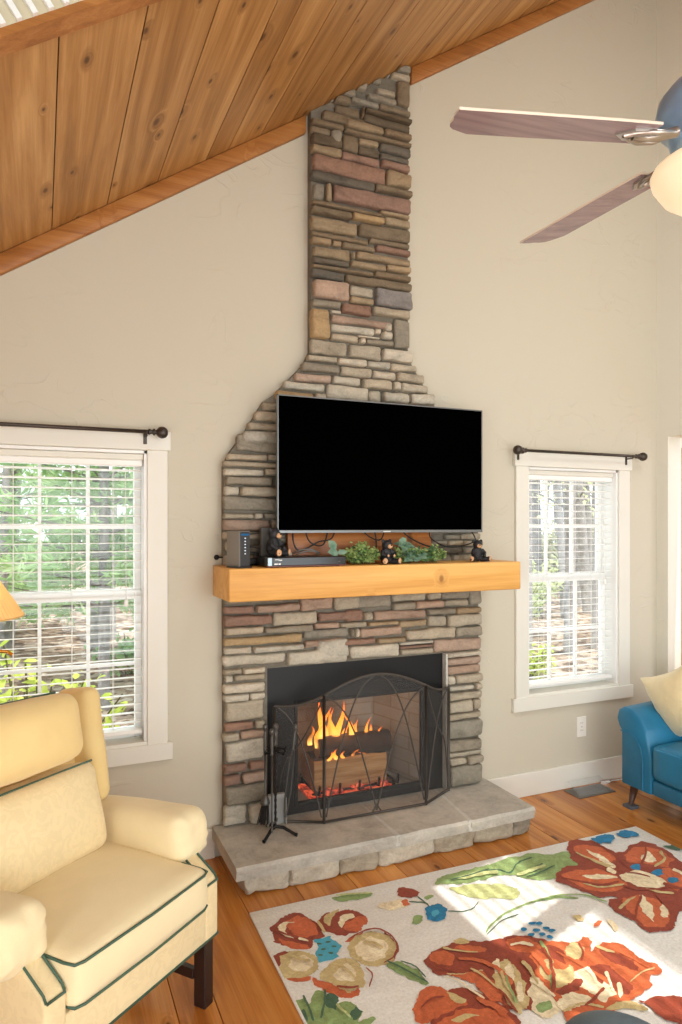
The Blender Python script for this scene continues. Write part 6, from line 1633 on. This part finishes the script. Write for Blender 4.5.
def bush(x, y, r, h, label, m, n, L=.09):
    root = thing('shrub', label, 'shrub', (x, y, gz(x, y) - .02), 0, group='shrubs outside the windows')
    st = MB(); fo = MB()
    for i in range(26):
        a = rgo.uniform(0, 2 * PI); q = rgo.uniform(.1, 1) ** .6
        tip = Vector((math.cos(a) * r * q, math.sin(a) * r * q, h * rgo.uniform(.55, 1.0) * (1 - .35 * q * q)))
        st.tube([(tip.x * .15, tip.y * .15, 0), tip * .55 + Vector((0, 0, .05)), tip], .006, 4)
        for j in range(n):
            p = tip * rgo.uniform(.35, 1.0) + Vector((rgo.gauss(0, .05), rgo.gauss(0, .05), rgo.gauss(0, .04)))
            p.z = max(p.z, .03)
            leaf(fo, p, (rgo.gauss(0, 1), rgo.gauss(0, 1), rgo.gauss(.3, .7)), (0, -.4, 1), L * rgo.uniform(.7, 1.2), L * .55)
    st.build('stems', m_twig, root); fo.build('leaves', m, root)
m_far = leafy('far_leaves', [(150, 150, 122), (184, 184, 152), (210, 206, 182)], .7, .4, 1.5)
bush(-.05, 1.75, .60, 1.38, 'bright yellow green shrub close outside the left window', m_bush, 34)
bush(1.05, 6.0, .5, .6, 'small green shrub on the leaf litter beyond the left window', m_pine, 20)
bush(5.9, 4.2, .45, .55, 'small bright green shrub at the left of the right window', m_bush, 24, .07)
bush(7.9, 7.0, .9, 1.3, 'pale green understory shrub behind the trunks of the right window', m_spring, 34, .12)
bush(6.3, 6.4, .8, 1.4, 'pale green understory shrub at the left behind the trunks of the right window', m_spring, 34, .11)
bush(9.8, 9.0, 1.1, 1.8, 'pale green understory shrub far right in the right window', m_spring, 34, .14)
bush(-.9, 10.5, 1.3, 2.0, 'pale green thicket behind the pines of the left window', m_spring, 36, .16)
for i in range(16):
    y = rgo.uniform(13, 22)
    x = (y + 3.17) * (.77 + .27 * (i + .5) / 16)
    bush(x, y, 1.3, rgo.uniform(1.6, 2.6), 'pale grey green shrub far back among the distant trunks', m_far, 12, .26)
lg = MB().tube([(0, 0, 0), (.7, .1, .01), (1.5, .25, -.02)], [.10, .09, .075], 10).build('fallen_log', m_barkg)
lg.location = (4.55, 3.0, gz(5, 3) + .08)
tag(lg, 'dark fallen log on the leaf litter outside the right window', 'log')

# ------------------------------------------------------------------ light
w = bpy.data.worlds.new('sky'); sc.world = w
w.use_nodes = True
nt = w.node_tree; nt.nodes.clear()
bg = nt.nodes.new('ShaderNodeBackground'); wo = nt.nodes.new('ShaderNodeOutputWorld')
bg.inputs[0].default_value = (.86, .93, 1.0, 1); bg.inputs[1].default_value = 2.2
nt.links.new(bg.outputs[0], wo.inputs[0])

def light(name, typ, loc, energy, color, **kw):
    l = bpy.data.lights.new(name, typ); l.energy = energy; l.color = color
    for k_, v_ in kw.items(): setattr(l, k_, v_)
    o = bpy.data.objects.new(name, l); COL.objects.link(o); o.location = loc
    return o
s = light('sun', 'SUN', (0, -6, 9), 4.4, (1, .96, .90), angle=R(.55))
d = Vector((-.04, .33, -1)).normalized()
s.rotation_euler = d.to_track_quat('-Z', 'Y').to_euler()
# unseen area lamp added behind the viewer to brighten the room
a = light('rear_fill', 'AREA', (1.45, YB - .05, 1.45), 80, (.955, .995, .965), shape='RECTANGLE', size=3.4, size_y=2.8)
a.rotation_euler = (R(90), 0, 0)
# area lamp added under the second skylight to brighten the rug
a = light('skylight_fill', 'AREA', (1.99, -2.67, CE(1.99) - .02), 40, (.94, .985, .99), shape='RECTANGLE', size=.75, size_y=1.4)
a.rotation_euler = (0, -math.atan(.6635), 0)
# daylight from each window
for (x0, x1) in WINS:
    a = light('window_daylight', 'AREA', ((x0 + x1) / 2, .20, 1.23), 4, (.95, .98, 1.0), shape='RECTANGLE', size=.62, size_y=1.25)
    a.rotation_euler = (R(-90), 0, 0)
# area lamp added at the left wall opening to brighten the right wall
a = light('side_fill', 'AREA', (XL - .14, -3.85, 1.03), 52, (.955, .995, .965), shape='RECTANGLE', size=1.9, size_y=1.3)
a.rotation_euler = (R(90), 0, R(-90))
light('floor_lamp_bulb', 'POINT', (-.275, -.40, 1.33), 3.0, (1, .70, .40), shadow_soft_size=.04)
light('fire_glow', 'POINT', (1.42, .08, .52), 1.3, (1, .45, .14), shadow_soft_size=.06)

# ------------------------------------------------------------------ camera
cam = bpy.data.cameras.new('camera')
co = bpy.data.objects.new('camera', cam); COL.objects.link(co)
cam.sensor_fit = 'VERTICAL'; cam.sensor_height = 36; cam.sensor_width = 24
cam.lens = 685 / 1024 * 36
cam.shift_y = (525 - 512) / 1024
cam.clip_start = .05; cam.clip_end = 200
co.location = (0, -3.17, 1.55)
co.rotation_euler = (R(90), 0, -math.atan(300 / 685))
sc.camera = co

sc.view_settings.view_transform = 'Standard'
sc.view_settings.look = 'None'
sc.view_settings.gamma = 1
sc.view_settings.exposure = 0.0
sc.view_settings.use_curve_mapping = False
sc.cycles.use_denoising = True
try: sc.cycles.denoiser = 'OPENIMAGEDENOISE'
except Exception: pass
sc.cycles.max_bounces = 10; sc.cycles.diffuse_bounces = 6; sc.cycles.transparent_max_bounces = 24
sc.cycles.sample_clamp_indirect = 6
